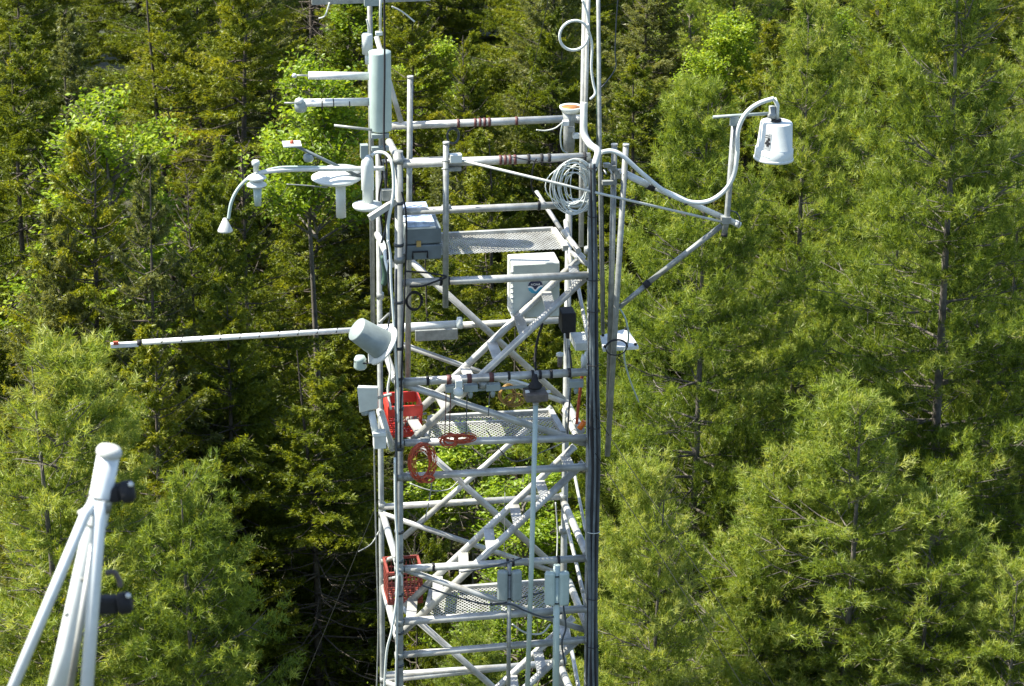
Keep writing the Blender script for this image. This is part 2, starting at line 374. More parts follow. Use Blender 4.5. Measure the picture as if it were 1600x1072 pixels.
# white column with a round foot
t = thing('upright_sensor', P(575, 322, .1), 'white upright sensor column standing on a round disc left of the posts', 'instrument')
link('column', G().lathe(P(575, 318, .1), [(mpx(8), 0), (mpx(8), mpx(20)), (mpx(9.5), mpx(22)), (mpx(9.5), mpx(60)), (mpx(8), mpx(68)), (mpx(3), mpx(76))]), whitep, t)
link('foot', G().lathe(P(574, 325, .1), [(mpx(20), 0), (mpx(22), mpx(3)), (mpx(22), mpx(6)), (mpx(8), mpx(9))], n=36), whitep, t)
link('side_box', G().box(P(569, 236, .12), mpx(11), .07, mpx(20)), greyp, t)
hose('hose', [(580, 243, .1), (590, 238, .1), (604, 241, .05), (613, 258, -.02), (615, 300, -.05), (607, 345, -.06), (606, 380, -.06)], 5, whitep, t)
t = thing('square_bar', P(600, 325, -.05), 'short square aluminium bar sticking out left of the near post', 'bar')
a, b = P(577, 341, -.1), P(618, 314, -.02); d = (b-a).normalized(); s_ = d.cross(Z).normalized()
link('tube', G().box((a+b)/2, (b-a).length, .05, .05, (d, s_, s_.cross(d))), alu, t)
link('clamp', G().box(P(605, 304, .02), mpx(16), .06, mpx(16)), galv, t)
# long boom
t = thing('long_boom', P(600, 513, D-.12), 'long white boom reaching far left over the wood with a small red tipped sensor', 'boom')
a, b = P(222, 535, D-.12), P(600, 513, D-.12)
link('tube', G().tube([a, b], mpx(9)/2, 10), whitem, t)
link('sensor_plate', G().box((P(173, 541, D-.12)+P(216, 536, D-.12))/2, mpx(43), .05, .04), whitem, t)
link('collar', G().tube([P(214, 536, D-.12), P(221, 535.5, D-.12)], mpx(10)/2, 10), black, t)
link('sensor', G().box(P(181, 536, D-.14), mpx(8), .03, mpx(5)), orange, t)
link('socket', G().tube([P(590, 514, D-.12), P(720, 507, D-.12)], mpx(14)/2, 12), whitem, t)
link('clamp', G().lathe(P(718, 512, D-.17), [(mpx(5), 0), (mpx(6), mpx(6)), (mpx(4), mpx(17))]), whitep, t)
for i in range(12):
    tt = .08+i*.08; p = a.lerp(b, tt); d = (b-a).normalized()
    link('cable_tie', G().tube([p-Z*.02-d*.02, p+V*-.03, p+Z*.03+d*.015], .006, 5), black, t)
# trough under the boom socket
tag(link('flat_metal_sheet', G().box((P(648, 524, D-.2)+P(716, 522, D-.2))/2, mpx(68), .03, mpx(18)), galv, bevel=.005), 'grey flat panel hanging under the thick end of the long boom', 'panel')
# tilted grey bucket
t = thing('tilted_bucket', P(597, 560, -.15), 'grey bucket tipped on its side against the left post', 'bucket')
bgrey = mat('mid_grey_bucket', (0.20, 0.24, 0.235), 0.5, 0, 0.1, 8)
c0, c1 = P(557, 514, -.2), P(597, 539, -.15); ax = (c1-c0).normalized(); L = (c1-c0).length
link('body', G().lathe(c0, [(mpx(18), 0), (mpx(19), .008), (mpx(23), L*.95), (mpx(23.5), L)], ax, 32), bgrey, t)
link('rim', G().lathe(c0, [(mpx(23), L-.005), (mpx(32), L), (mpx(33), L+.015), (mpx(30), L+.02)], ax, 36), cream, t)
link('bracket', G().box(P(582, 560, -.15), mpx(12), .06, mpx(12)), whitem, t)
link('strap', G().tube([P(592, 505, 0), P(608, 490, .1)], mpx(4)/2, 8), galv, t)
t = thing('small_sensor', P(566, 575, -.1), 'small pale capped cylinder tied below the tipped grey bucket', 'sensor')
ax = (P(575, 570, -.1)-P(558, 562, -.1)); 
link('body', G().lathe(P(563, 576, -.1), [(mpx(8), 0), (mpx(10), mpx(3)), (mpx(9), mpx(14)), (mpx(9.5), mpx(15)), (mpx(7), mpx(20))]), mint, t)
hose('lead', [(554, 565, -.12), (572, 568, -.15), (590, 566, -.12), (604, 556, -.1)], 2.5, black, t)
# white wedge box
t = thing('wedge_box', P(575, 645, .1), 'white wedge shaped box on the left post beside the red crate', 'box')
q = [P(562, 645, .0), P(590, 638, .0), P(592, 638, .3), P(566, 645, .3), P(558, 606, -.06), P(590, 606, -.06), P(591, 603, .3), P(560, 602, .3)]
link('housing', G().hexa(q), whitep, t, bevel=.006)
link('foot', G().lathe(P(570, 648, .05), [(mpx(5), 0), (mpx(7), mpx(8))]), greyp, t)
hose('strut', [(590, 622, .1), (603, 618, .1), (612, 616, .1)], 5, alu, t)
t = thing('conduit_box', P(592, 700, .0), 'pale junction box at the foot of two thick white tubes on the left post', 'box')
link('tube', G().tube([P(580, 642, .05), P(588, 682, .0)], mpx(11)/2, 12), whitep, t)
link('tube', G().tube([P(596, 642, .15), P(613, 700, .1)], mpx(8)/2, 12), whitep, t)
link('box', G().box(P(593, 688, 0), mpx(19), .1, mpx(22)), cream, t, bevel=.005)
link('lid', G().box(P(592, 676, 0), mpx(20), .11, mpx(5)), whitep, t)

# ------------------------------------------------------------------ cables on the left posts
def cable(label, pts, wpx, m, name='cable', group=None, n=6):
    return tag(hose(name, pts, wpx, m, None, n), label, 'cable', group)
cable('white cable bowing down the left near post from the top corner to the red crate', [(606, 375, -.07), (610, 400, -.07), (611, 440, -.07), (615, 500, -.07), (618, 560, -.07), (621, 600, -.07), (622, 660, -.07)], 4, whitep)
cable('thin white cable running down the left near post below the cord coil', [(617, 715, -.07), (618, 800, -.07), (621, 850, -.07), (620, 930, -.08), (612, 985, -.08), (604, 1020, .0), (600, 1090, .1)], 4, whitep)
cable('pale cable hooked over at the lower crate and running down the near post', [(628, 915, -.07), (627, 900, -.07), (622, 900, -.08), (621, 960, -.08), (618, 1090, -.08)], 4, cream)
cable('black cable down the right side of the left near post', [(628, 300, -.05), (634, 330, -.05), (635, 380, -.05), (633, 430, -.05), (630, 520, -.06), (626, 640, -.06), (626, 700, -.06)], 3, black)
cable('dark cable tied along the left near post', [(619, 420, -.06), (619, 560, -.06), (619, 700, -.06), (620, 900, -.06), (621, 1090, -.06)], 4, slate)
cable('thin grey line hanging outside the left posts', [(585, 655, .3), (585, 720, .3), (588, 860, .35), (591, 980, .4), (588, 1090, .4)], 2.5, galv)
cable('black cable crossing the rail under the grey case', [(634, 424, -.05), (665, 426, -.07), (690, 430, -.08), (697, 433, -.09), (680, 440, -.08), (660, 447, -.07), (640, 448, -.05)], 3, black)
tag(link('black_cable_loops', G().coil(P(648, 470, .1), U*mpx(13), Z*mpx(15), .006, 4, jit=.18), black), 'tangle of thin black cable loops beside the left near post', 'cable coil')
cable('thick dark conduit joint beside the left posts above the tilted bucket', [(598, 400, .6), (602, 430, .6), (599, 445, .6)], 9, green)
for (pts, wd, m_, lab) in [([(590, 366, 1.0), (600, 385, .6), (604, 410, .3), (608, 425, .1)], 8, whitep, 'lumpy white hose beside the left posts below the square bar'),
                          ([(604, 550, .3), (610, 580, .2), (606, 610, .2), (611, 640, .1)], 4, cream, 'pale hose behind the left post above the red crate'),
                          ([(597, 250, .6), (603, 290, .5), (606, 340, .4), (596, 380, .4)], 4, slate, 'dark cable dropping beside the upright sensor column'),
                          ([(590, 230, .6), (598, 270, .5), (592, 310, .5), (598, 360, .4)], 3, black, 'thin black cable tangled among the left posts')]:
    cable(lab, pts, wd, m_)

# ------------------------------------------------------------------ grey case on the top deck
t = thing('grey_case', P(662, 404, .3), 'grey plastic tool case with brass latch standing on the top deck', 'case')
cL, cR = P(634, 360, .02), P(690, 358, .02); bot = P(634, 406, .02)
def prism(x0, y0, x1, y1, v0, v1, taper=0.0):
    """box whose front shows between two pixels, running back to v1"""
    a = P(x0, y1, v0); b = P(x1, y1, v0); hgt = P(x0, y0, v0).z - a.z
    a.z = b.z = (a.z+b.z)/2
    wv = V*(v1-v0); q = [a, b, b+wv, a+wv]; tp = [p+Z*hgt for p in q]
    return G().hexa(q+tp)
link('body', prism(634, 383, 690, 406, .03, .64), caseg, t, bevel=.012)
link('lid', prism(634, 357, 690, 381.5, .03, .64), caseg, t, bevel=.012)
link('latch', prism(651, 377, 658, 386, .005, .03), brass, t)
link('handle', G().tube([P(645, 404, .02), P(645, 394, -.0), P(668, 393, -.0), P(668, 403, .02)], mpx(3)/2, 6), black, t)
t = thing('printed_box', P(652, 352, .2), 'blue and white printed box lying on top of the grey case', 'box')
a = P(634, 357, .02); 
link('box', prism(636, 349, 677, 355, .04, .62), bluelid, t, bevel=.008)
link('lid', prism(635, 347, 679, 350, .03, .63), bluelid, t, bevel=.004)
link('trim', prism(634, 355.5, 681, 358, .02, .63), cream, t)
# ------------------------------------------------------------------ NOAA enclosure
t = thing('white_enclosure', P(838, 497, .6), 'white steel instrument enclosure with round blue emblem under the top deck', 'enclosure')
link('cabinet', prism(800, 411, 874, 497, .56, .86), cream, t, bevel=.012)
doorm = mat('enclosure_door_paint', (0.47, 0.52, 0.49), 0.5, 0, 0.06, 6)
link('door', prism(801, 412.5, 873.5, 496, .54, .558), doorm, t, bevel=.008)
for y in range(425, 490, 8): link('hinge', prism(798, y, 801.5, y+3, .532, .56), whitem, t)
ce = P(836.5, 447.5, .536); r_ = mpx(12)
def disc(c, r, a0, a1, n=20): return [c+U*(r*math.cos(math.radians(a0+(a1-a0)*i/n)))+Z*(r*math.sin(math.radians(a0+(a1-a0)*i/n))) for i in range(n+1)]
def flat(name, pts, m_, off): 
    f = [p-V*off for p in pts]; bk = [p+V*.002 for p in f]; n = len(f)
    return link(name, G().add(f+bk, [list(range(n)), list(range(n, 2*n))[::-1]]+[[i, (i+1) % n, n+(i+1) % n, n+i] for i in range(n)]), m_, t)
em = flat('emblem', disc(ce, r_, 0, 350, 28), whitepr, .003)
flat('emblem_top', [ce+U*(x*r_)+Z*(z_*r_) for x, z_ in [(-.98, .1), (-.85, .5), (-.5, .85), (0, .98), (.5, .85), (.85, .5), (.98, .1), (.7, .15), (.35, -.02), (.05, -.4), (-.1, -.4), (-.35, -.02), (-.7, .12)]], navy, .006)
flat('emblem_bottom', [ce+U*(x*r_)+Z*(z_*r_) for x, z_ in [(-.98, -.15), (-.6, -.15), (-.35, -.35), (-.05, -.68), (.1, -.68), (.35, -.35), (.65, -.1), (.98, -.15), (.85, -.52), (.5, -.86), (0, -.98), (-.5, -.86), (-.85, -.52)]], lblue, .006)
cu = bpy.data.curves.new('letters', 'FONT'); cu.body = 'NOAA'; cu.size = .03; cu.align_x = 'CENTER'; cu.extrude = .0004
tmp = bpy.data.objects.new('letters', cu); COL.objects.link(tmp); dg = bpy.context.evaluated_depsgraph_get()
me = bpy.data.meshes.new_from_object(tmp.evaluated_get(dg)); bpy.data.objects.remove(tmp)
me.materials.clear(); me.materials.append(whitepr)
lo = bpy.data.objects.new('emblem_letters', me); COL.objects.link(lo); lo.parent = t
lo.matrix_local = Matrix.Translation(ce-V*.009+Z*.012-Vector(t['_w'])) @ Matrix.Rotation(YAW, 4, 'Z') @ Matrix.Rotation(math.pi/2, 4, 'X')
cable('black conduit curling out below the white enclosure', [(848, 505, .5), (840, 530, .5), (836, 560, .5), (838, 585, .4)], 4, black)
t = thing('black_junction_box', P(888, 520, .6), 'black junction box behind the right posts, level with the stair top', 'box')
link('box', prism(878, 490, 900, 521, .55, .75), black, t, bevel=.01); link('gland', G().lathe(P(888, 528, .6), [(mpx(4), 0), (mpx(5), mpx(10))]), black, t)
# ------------------------------------------------------------------ crates
def crate(label, x0, y0, x1, y1, v0, v1, m_=red, rimh=.2):
    t = thing('plastic_crate', P((x0+x1)/2, y1, v0), label, 'crate', 'red plastic crates standing on the decks')
    a = P(x0, y1, v0); b = P(x1, y1, v0); hgt = P(x0, y0, v0).z-a.z; a.z = b.z = (a.z+b.z)/2; wv = V*(v1-v0)
    cs = [a, b, b+wv, a+wv]
    for i in range(4):
        p, q = cs[i], cs[(i+1) % 4]; d = (q-p); L = d.length; d.normalize(); s_ = d.cross(Z)
        g = G(); nn = max(5, int(L/.035))
        for k in range(nn+1): g.box(p+d*(L*k/nn)+Z*hgt*.45, .008, .01, hgt*.8, (d, s_, Z))
        for k in (0.12, .3, .5, .68): g.box(p+d*L/2+Z*hgt*k, L, .009, .012, (d, s_, Z))
        g.box(p+d*L/2+Z*hgt*.03, L, .014, .03, (d, s_, Z))
        link('side_panel', g, m_, t)
        g = G(); g.box(p+d*L/2+Z*hgt*(1-rimh/2), L+.01, .02, hgt*rimh, (d, s_, Z)); link('rim', g, m_, t)
    g = G()
    for k in range(9): g.box(cs[0].lerp(cs[1], (k+.5)/9)+wv/2+Z*.01, .02, wv.length, .008, (U, V, Z))
    for k in range(7): g.box(cs[0].lerp(cs[3], (k+.5)/7)+(b-a)/2+Z*.02, (b-a).length, .015, .006, (U, V, Z))
    link('base', g, m_, t)
crate('red plastic crate holding tools on the middle deck beside the left posts', 608, 634, 659, 682, .46, .82, red, .34)
redd = mat('faded_red_plastic', (0.22, 0.04, 0.025), 0.6, 0, 0.2, 10)
crate('dull red lattice crate on the lowest visible deck', 607, 893, 660, 943, .5, .86, redd, .08)
tl = thing('crate_tools', P(636, 672, .6), 'jumble of pale hand tools lying in the upper red crate', 'tools')
for i in range(8):
    c = P(628+i*4, 652+(i % 3)*5, .62); a = random.uniform(0, 3); d = U*math.cos(a)*.09+V*math.sin(a)*.09
    link('tool', G().tube([c-d, c+d+Z*.03], .012, 6), [whitep, brass, galv, cream][i % 4], tl)
# ------------------------------------------------------------------ cords
def coilthing(name, label, spec, m_, n=5):
    g = G()
    for (x, y, v, rx, ry, wd, turns, jit) in spec: g.coil(P(x, y, v), U*mpx(rx), Z*mpx(ry)/.94, mpx(wd)/2, turns, jit=jit, n=n)
    return tag(link(name, g, m_), label, 'cord')
coilthing('orange_cord_coil', 'coil of orange red cord hanging from the rail below the red crate', [(657, 722, -.1, 16, 26, 1.5, 9, .2), (661, 724, -.12, 17, 25, 1.5, 7, .28), (670, 748, -.12, 8, 7, 3, 3, .3)], orange)
coilthing('orange_cord_bundle', 'knotted bundle of red cord draped over the middle deck rail', [(703, 688, -.1, 11, 9, 1.8, 7, .35), (726, 685, -.1, 13, 6, 1.8, 7, .35), (714, 684, -.12, 22, 5, 1.8, 5, .3)], orange)
coilthing('yellow_cord_coil', 'coil of yellow cord hanging behind the rail near the dark brown housing', [(793, 617, .5, 12, 13, 2.4, 5, .2), (803, 625, .5, 14, 9, 2.2, 3, .25)], yellow)
coilthing('white_cable_coil', 'big loose coil of white cable hung on the upper right corner', [(893, 288, -.1, 31, 29, 1.6, 6, .22), (897, 292, -.12, 26, 31, 1.6, 6, .32), (902, 290, -.06, 18, 24, 1.6, 5, .35), (905, 322, -.1, 17, 7, 3, 2, .1)], whitep, 6)
tag(link('small_wire_loop', G().coil(P(708, 212, -.02+D), U*mpx(9), Z*mpx(13), .005, 4, jit=.2), slate), 'thin dark wire loop hanging from the topmost rail', 'wire')
tag(link('black_cable_ring', G().coil(P(963, 543, -.1), U*mpx(17), Z*mpx(12), .006, 1.5, jit=.06), black), 'black cable ring hanging in front of the loose pipes by the tilted panel', 'cable')
cable('yellowish red wires running down behind the right post above the middle deck', [(913, 560, .2), (908, 600, .2), (903, 640, .2), (901, 662, .2)], 5, orange)
# ------------------------------------------------------------------ row of hanging flow gauges below the shaded rail
for i, (x, lab) in enumerate([(707, 'leftmost grey bracket box hung under the taped rail'), (735, 'grey bracket box hung under the taped rail beside the white clamp'), (770, 'pale capped bracket box hung under the taped rail, nearest the yellow cord'), (900, 'bracket box hung under the taped rail next to the cable bundle')]):
    t = thing('bracket_box', P(x, 612, .0), lab, 'bracket', 'bracket boxes hung under the taped rail')
    y = 606-(x-700)*.04
    link('box', G().box(P(x, y+1, .0), mpx(22), .07, mpx(11)), greyp, t, bevel=.005)
    link('nozzle', G().lathe(P(x, y+17, 0), [(mpx(2.5), 0), (mpx(4), mpx(6)), (mpx(3), mpx(12))]), greyp, t)
t = thing('white_clamp', P(717, 618, -.06), 'lumpy white clamp under the taped rail', 'clamp')
link('jaw', G().box(P(717, 600, -.06), mpx(10), .05, mpx(11)), whitep, t); link('knob', G().lathe(P(716, 618, -.07), [(mpx(5), 0), (mpx(8), mpx(4)), (mpx(7), mpx(10)), (mpx(3), mpx(14))]), whitep, t)
cable('straight thin bar beneath the taped rail', [(700, 612, .03), (780, 607, .03), (835, 603, .03)], 5, greyp)
for (x, y1, m_, lab) in [(697, 684, brown, 'brown string hanging from the leftmost bracket box to the cord bundle'), (704, 686, brown, 'second brown string beside the leftmost bracket box'), (730, 680, slate, 'thin dark string hanging to the right loop of the cord bundle'), (765, 650, slate, 'short dark string hanging below the pale capped bracket box')]:
    cable(lab, [(x, 614, -.05), (x-1, (614+y1)/2, -.07), (x-2, y1, -.1)], 1.6, m_, 'hanging_string')
cable('thin line dropping from the cord coil to the tower rail below', [(676, 745, -.08), (671, 780, -.07), (664, 812, -.06)], 1.8, galv, 'hanging_string')
# dark motor housing
t = thing('motor_housing', P(839, 632, -.1), 'dark brown boxy housing under the taped rail at the top of the thin pole', 'motor')
link('housing', prism(822, 616, 857, 629, -.16, .04), motor, t, bevel=.012)
link('bracket', G().lathe(P(836, 606, -.06), [(mpx(10), 0), (mpx(12), mpx(4)), (mpx(6), mpx(10)), (mpx(3), mpx(22))], n=14), black, t)
for x in (824, 857): link('bolt', G().box(P(x, 612, -.1), mpx(6), .03, mpx(3)), whitem, t)
hose('arm', [(792, 592, -.02), (815, 598, -.04), (830, 603, -.06)], 5, cream, t)
# twin panel antennas at the bottom
def twin(label, x, y0, y1, pw, m_, wide):
    t = thing('twin_panel_unit', P(x, y1, -.15), label, 'instrument', 'twin panel units on poles at the tower foot')
    link('pole', G().tube([P(x, y0-10, -.1), P(x-2, 1130, -.1)], mpx(pw)/2, 12), m_, t)
    for s_, nm in ((-1, 'panel'), (1, 'panel')):
        c = (P(x+s_*wide*.54, y0, -.12)+P(x+s_*wide*.54, y1, -.12))/2; hh = P(x, y0, -.1).z-P(x, y1, -.1).z
        g = G(); X = (U+V*(.35*s_)).normalized(); Y = Z.cross(X)
        g.box(c, mpx(wide*.82), .07, hh, (X, Y, Z)); link('panel', g, mint if m_ is mint else greyp, t, bevel=.022)
    for yy in (y0+7, y1-3):
        c = P(x, yy, -.1); link('hose_clamp', G().lathe(c, [(mpx(pw)/2+.006, 0), (mpx(pw)/2+.006, .012)], n=14), black, t)
twin('grey twin panel unit on a thin pole, left of the pale pole', 796, 891, 938, 7, galv, 20)
twin('pale green twin panel unit on a thick pale pole near the right posts', 870, 893, 945, 11, mint, 20)
for (pts, lab) in [([(660, 915, -.0), (720, 935, -.05), (770, 945, -.08), (810, 935, -.08), (850, 925, -.08)], 'grey cable sagging across the lowest deck'),
                   ([(770, 942, -.1), (800, 945, -.14), (822, 955, -.14), (855, 965, -.12), (878, 958, -.1)], 'thick grey cable looping between the two twin panel units'),
                   ([(800, 975, -.05), (820, 988, -.05), (845, 990, -.05), (860, 975, -.05)], 'thin pale wire drooping below the lowest deck rail'),
                   ([(880, 945, -.1), (884, 980, -.1), (878, 1005, -.1), (883, 1040, -.1)], 'black cable hanging beside the thick pale pole'),
                   ([(815, 872, -.06), (770, 885, -.08), (720, 894, -.06)], 'dark wire slung under the rail left of the twin panels')]:
    cable(lab, pts, 3, slate if 'pale' not in lab or 'black' in lab else cream)

for (pts, wd, m_, lab) in [([(789, 770, .9), (788, 860, .9), (787, 975, .9)], 1.2, galv, 'very thin line hanging through the middle of the lower bays'),
    ([(868, 785, 1.2), (871, 830, 1.2), (870, 872, 1.1)], 2.2, cream, 'pale cord hanging behind the right rear post in the lower bay'),
    ([(640, 755, 1.0), (672, 766, .9), (700, 765, .9), (716, 752, .9)], 2, galv, 'wire sagging behind the rail below the cord coil'),
    ([(838, 248, -.07), (833, 262, -.05), (830, 285, .0), (834, 300, .1), (842, 310, .2)], 2.5, black, 'black cable looping from the second rail to the sloping bar'),
    ([(800, 245, -.08), (850, 254, -.1), (890, 250, -.1), (918, 244, -.1)], 2, black, 'black wire slung along the right half of the second rail'),
    ([(592, 830, 1.4), (580, 850, 1.3), (560, 862, 1.2)], 2, galv, 'short wire end sticking out left of the lower posts'),
    ([(889, 540, .4), (893, 580, .4), (889, 640, .4), (886, 690, .5)], 3, slate, 'dark cable running down the right rear post below the black box'),
    ([(760, 672, .0), (800, 720, .3), (850, 705, .6), (884, 690, .8)], 2, slate, 'dark cable sagging below the middle deck'),
    ([(612, 395, .05), (606, 430, .1), (612, 470, .05), (606, 520, .1), (612, 545, .05)], 3, slate, 'wavy dark cable behind the left near post')]:
    cable(lab, pts, wd, m_)
# ------------------------------------------------------------------ right side: rain gauge, bundles
t = thing('rain_gauge', P(892, 238, .3), 'round gauge with an orange rusty inside and white rim beside the twin mast', 'rain gauge')
c = P(892, 175, .3)
link('funnel', G().lathe(c, [(mpx(13), 0), (mpx(17), mpx(6)), (mpx(17.5), mpx(9)), (mpx(15.5), mpx(9)), (mpx(13), mpx(5))], n=32), whitep, t)
link('bowl', G().lathe(c, [(mpx(15.2), mpx(6)), (mpx(15.3), mpx(7.6))], n=32), rust, t)
link('body', G().lathe(P(889, 236, .3), [(mpx(8), 0), (mpx(9), mpx(28)), (mpx(8), mpx(45)), (mpx(11), mpx(62))], n=20), galv, t)
for k in range(3): link('bracket', G().box(P(884+k*8, 192+k*10, .22), mpx(9), .05, mpx(7)), [whitem, galv, whitep][k], t)
hose('lead', [(880, 190, .2), (876, 210, .2), (878, 232, .2), (887, 240, .2)], 2.5, greyp, t)
cable('dangling pale wire hanging left of the gauge', [(880, 190, .4), (868, 200, .4), (852, 204, .4), (838, 203, .4)], 2.2, cream)
cable('white hose ring strapped to the top of the twin mast', [(910, 0, .35), (917, 20, .35), (920, 45, .35), (918, 38, .32)], 4, whitep)
t = tag(link('hose_ring', G().coil(P(897, 55, .33), U*mpx(22.5), Z*mpx(23), mpx(4.5)/2, 1.02, jit=0, seg=36), whitep), 'round white hose ring hanging on the twin mast near the frame top', 'hose')
cable('white hose running from the ring down the twin mast', [(919, 45, .35), (925, 70, .35), (924, 105, .35), (927, 130, .35), (930, 146, .33), (922, 155, .3)], 4, whitep)
cable('thick grey conduit bending from the gauge into the black bundle', [(913, 160, .2), (912, 185, .15), (913, 210, .1), (922, 226, .02), (934, 236, -.06), (931, 252, -.1), (927, 266, -.12)], 11, cream, 'conduit')
t = thing('cable_bundle', P(928, 1072, -.15), 'thick bundle of black and grey cables running down the right near post', 'cables')
bluec = mat('blue_grey_jacket', (0.10, 0.125, 0.14), 0.45, 0, 0.2, 9)
for i, (dx, wd, m_, vv) in enumerate([(-5, 8, bluec, -.15), (-1, 5, black, -.17), (4, 7, green, -.13), (7, 5, slate, -.15), (-8, 3, black, -.14), (2, 4, bluec, -.18), (9, 3, bluec, -.14), (5, 3.5, black, -.17)]):
    pts = []; ph = random.uniform(0, 6)
    for k in range(16):
        y = 256+k*60; f = .35+.65*min(1, k/5)
        pts.append((925.5+(2 if k < 9 else .6)*min(1, k/5)+dx*.85*f+1.6*math.sin(ph+k*.9)*f+random.uniform(-1.0, 1.0)*f, y, vv))
    hose('cable', pts, wd, m_, t)
for y, x in ((262, 925), (338, 926), (437, 927), (486, 927), (570, 928), (668, 928), (831, 927), (935, 927), (1010, 926)):
    link('cable_tie', G().coil(P(x, y, -.15), U*mpx(10 if y > 400 else 7), V*.05, .004, 1, seg=16), cream if y == 831 else black, t)
for (x0, y0, x1, y1, wd, m_, lab) in [(934, -40, 933, 250, 3, green, 'thin dark green cable running up beside the twin mast'), (941, 270, 944, 480, 3, slate, 'dark cable hanging between the bundle and the loose pipes')]:
    cable(lab, [(x0, y0, .2), ((x0+x1)/2, (y0+y1)/2, .2), (x1, y1, .15)], wd, m_)
cable('thin grey wire arcing out right of the twin mast', [(968, -30, .4), (963, 30, .4), (961, 80, .4), (962, 105, .4), (950, 125, .4), (938, 138, .4)], 2, slate)
# clamps linking the loose pipes
t = thing('clamp_bracket', P(958, 275, .06), 'cluster of bolts and clamps holding the loose pipes and the right boom', 'clamp')
for (x, y, sx, sy) in [(948, 258, 10, 6), (956, 262, 12, 8), (966, 268, 12, 7), (952, 285, 22, 6), (968, 272, 8, 12)]: link('plate', G().box(P(x, y, .05), mpx(sx), .05, mpx(sy)), galv, t)
for x in (944, 953, 968): link('bolt', G().tube([P(x, 265, 0), P(x+3, 272, -.04)], .01, 6), alu, t)
# ------------------------------------------------------------------ right boom with inverted white bucket
t = thing('right_boom', P(970, 270, .05), 'sloping boom at the right carrying an upright post, strut and crossbar', 'boom')
link('boom_tube', G().tube([P(968, 268, .05), P(1152, 350, .05)], mpx(9)/2, 12), whitem, t)
link('sleeve', G().tube([P(978, 272, .05), P(1015, 290, .05)], mpx(11)/2, 12), whitem, t)
for a, b in (((1012, 289.5), (1022, 294)), ((1047, 305), (1049, 306)), ((1072, 315), (1074, 316))): link('tape_band', G().tube([P(*a, .05), P(*b, .05)], mpx(12)/2, 10), black, t)
link('end_cap', G().tube([P(1148, 348, .05), P(1156, 352, .05)], mpx(10)/2, 12), whitem, t)
link('strut', G().tube([P(968, 480, .05), P(1012, 443, .05)], mpx(8)/2, 10), galv, t)
link('strut', G().tube([P(1010, 444, .05), P(1128, 352, .05)], mpx(9)/2, 10), galv, t)
link('tape_band', G().tube([P(1007, 447, .05), P(1015, 440.5, .05)], mpx(12)/2, 10), black, t)
link('upright', G().tube([P(1148, 184, -.02), P(1136, 340, -.02), P(1132, 364, -.02)], mpx(9)/2, 12), galv, t)
link('upright_cap', G().tube([P(1132, 364, -.02), P(1131.5, 369, -.02)], mpx(10)/2, 12), black, t)
link('clamp', G().box(P(1134, 343, -.03), mpx(14), .08, mpx(10)), galv, t)
link('crossbar', G().tube([P(1114, 183, -.05), P(1205, 177, -.05)], mpx(5)/2, 8), greyp, t)
link('gusset', G().box(P(1148, 190, -.05), mpx(14), .03, mpx(12)), greyp, t)
hose('wire_loop', [(1139, 329, 0), (1150, 332, 0), (1156, 342, 0), (1154, 354, 0)], 2, slate, t)
tag(T('stay_rod', [(718, 250, -.08), (935, 302, -.17), (1134, 348, -.04)], 4, cream), 'long thin white rod sloping from the second rail to the boom end', 'rod')
t = thing('rail_fitting', P(708, 256, -.06), 'white knuckle fitting on the second rail where the thin rod starts', 'fitting')
link('block', G().box(P(712, 247, -.07), mpx(18), .07, mpx(13)), whitep, t, bevel=.008)
link('underplate', G().box(P(710, 264, -.04), mpx(20), .05, mpx(5)), galv, t)
for y in (252, 264): link('bolt', G().tube([P(690, y, -.09), P(702, y, -.09)], .008, 6), galv, t)
cable('thick white hose swooping from the tower under the boom and up over the white bucket', [(940, 238, .0), (955, 236, .0), (972, 243, -.02), (1000, 268, -.03), (1040, 300, -.03), (1075, 315, -.05), (1105, 315, -.06), (1130, 300, -.07), (1146, 275, -.08), (1152, 240, -.08), (1153, 205, -.08), (1165, 178, -.09), (1185, 162, -.09), (1209, 154, -.08)], 7, whitep, 'hose', n=10)
t = thing('white_bucket', P(1208, 256, -.05), 'white plastic bucket hung upside down at the end of the right boom', 'bucket')
bb = P(1207, 249, -.05); hb = P(1214, 191, -.05)
ax = (P(1213.5, 190, -.05)-P(1208.5, 249, -.05)).normalized(); bh = (P(1213.5, 190, -.05)-P(1208.5, 249, -.05)).length
link('body', G().lathe(P(1208.5, 249, -.05), [(mpx(27), 0), (mpx(29), 0), (mpx(29.3), .015), (mpx(28.8), mpx(18)), (mpx(27), mpx(19)), (mpx(24.2), bh-.01), (mpx(23), bh), (.001, bh+.002)], ax, 40), whitep, t)
link('rim', G().lathe(P(1208.5, 249, -.05), [(mpx(29.6), .0), (mpx(30.3), .006), (mpx(30.3), .02), (mpx(29.6), .026)], ax, 40), whitep, t)
link('fitting', G().lathe(P(1206, 184, -.06), [(mpx(7), 0), (mpx(7), mpx(6)), (mpx(5), mpx(8)), (mpx(5), mpx(18))]), galv, t)
link('elbow_pipe', G().tube([P(1214, 187, -.06), P(1215, 165, -.06), P(1210, 154, -.06)], mpx(6)/2, 10), whitep, t)
link('grommet', G().lathe(P(1213, 189, -.06), [(mpx(8), 0), (mpx(8), mpx(3))]), black, t)
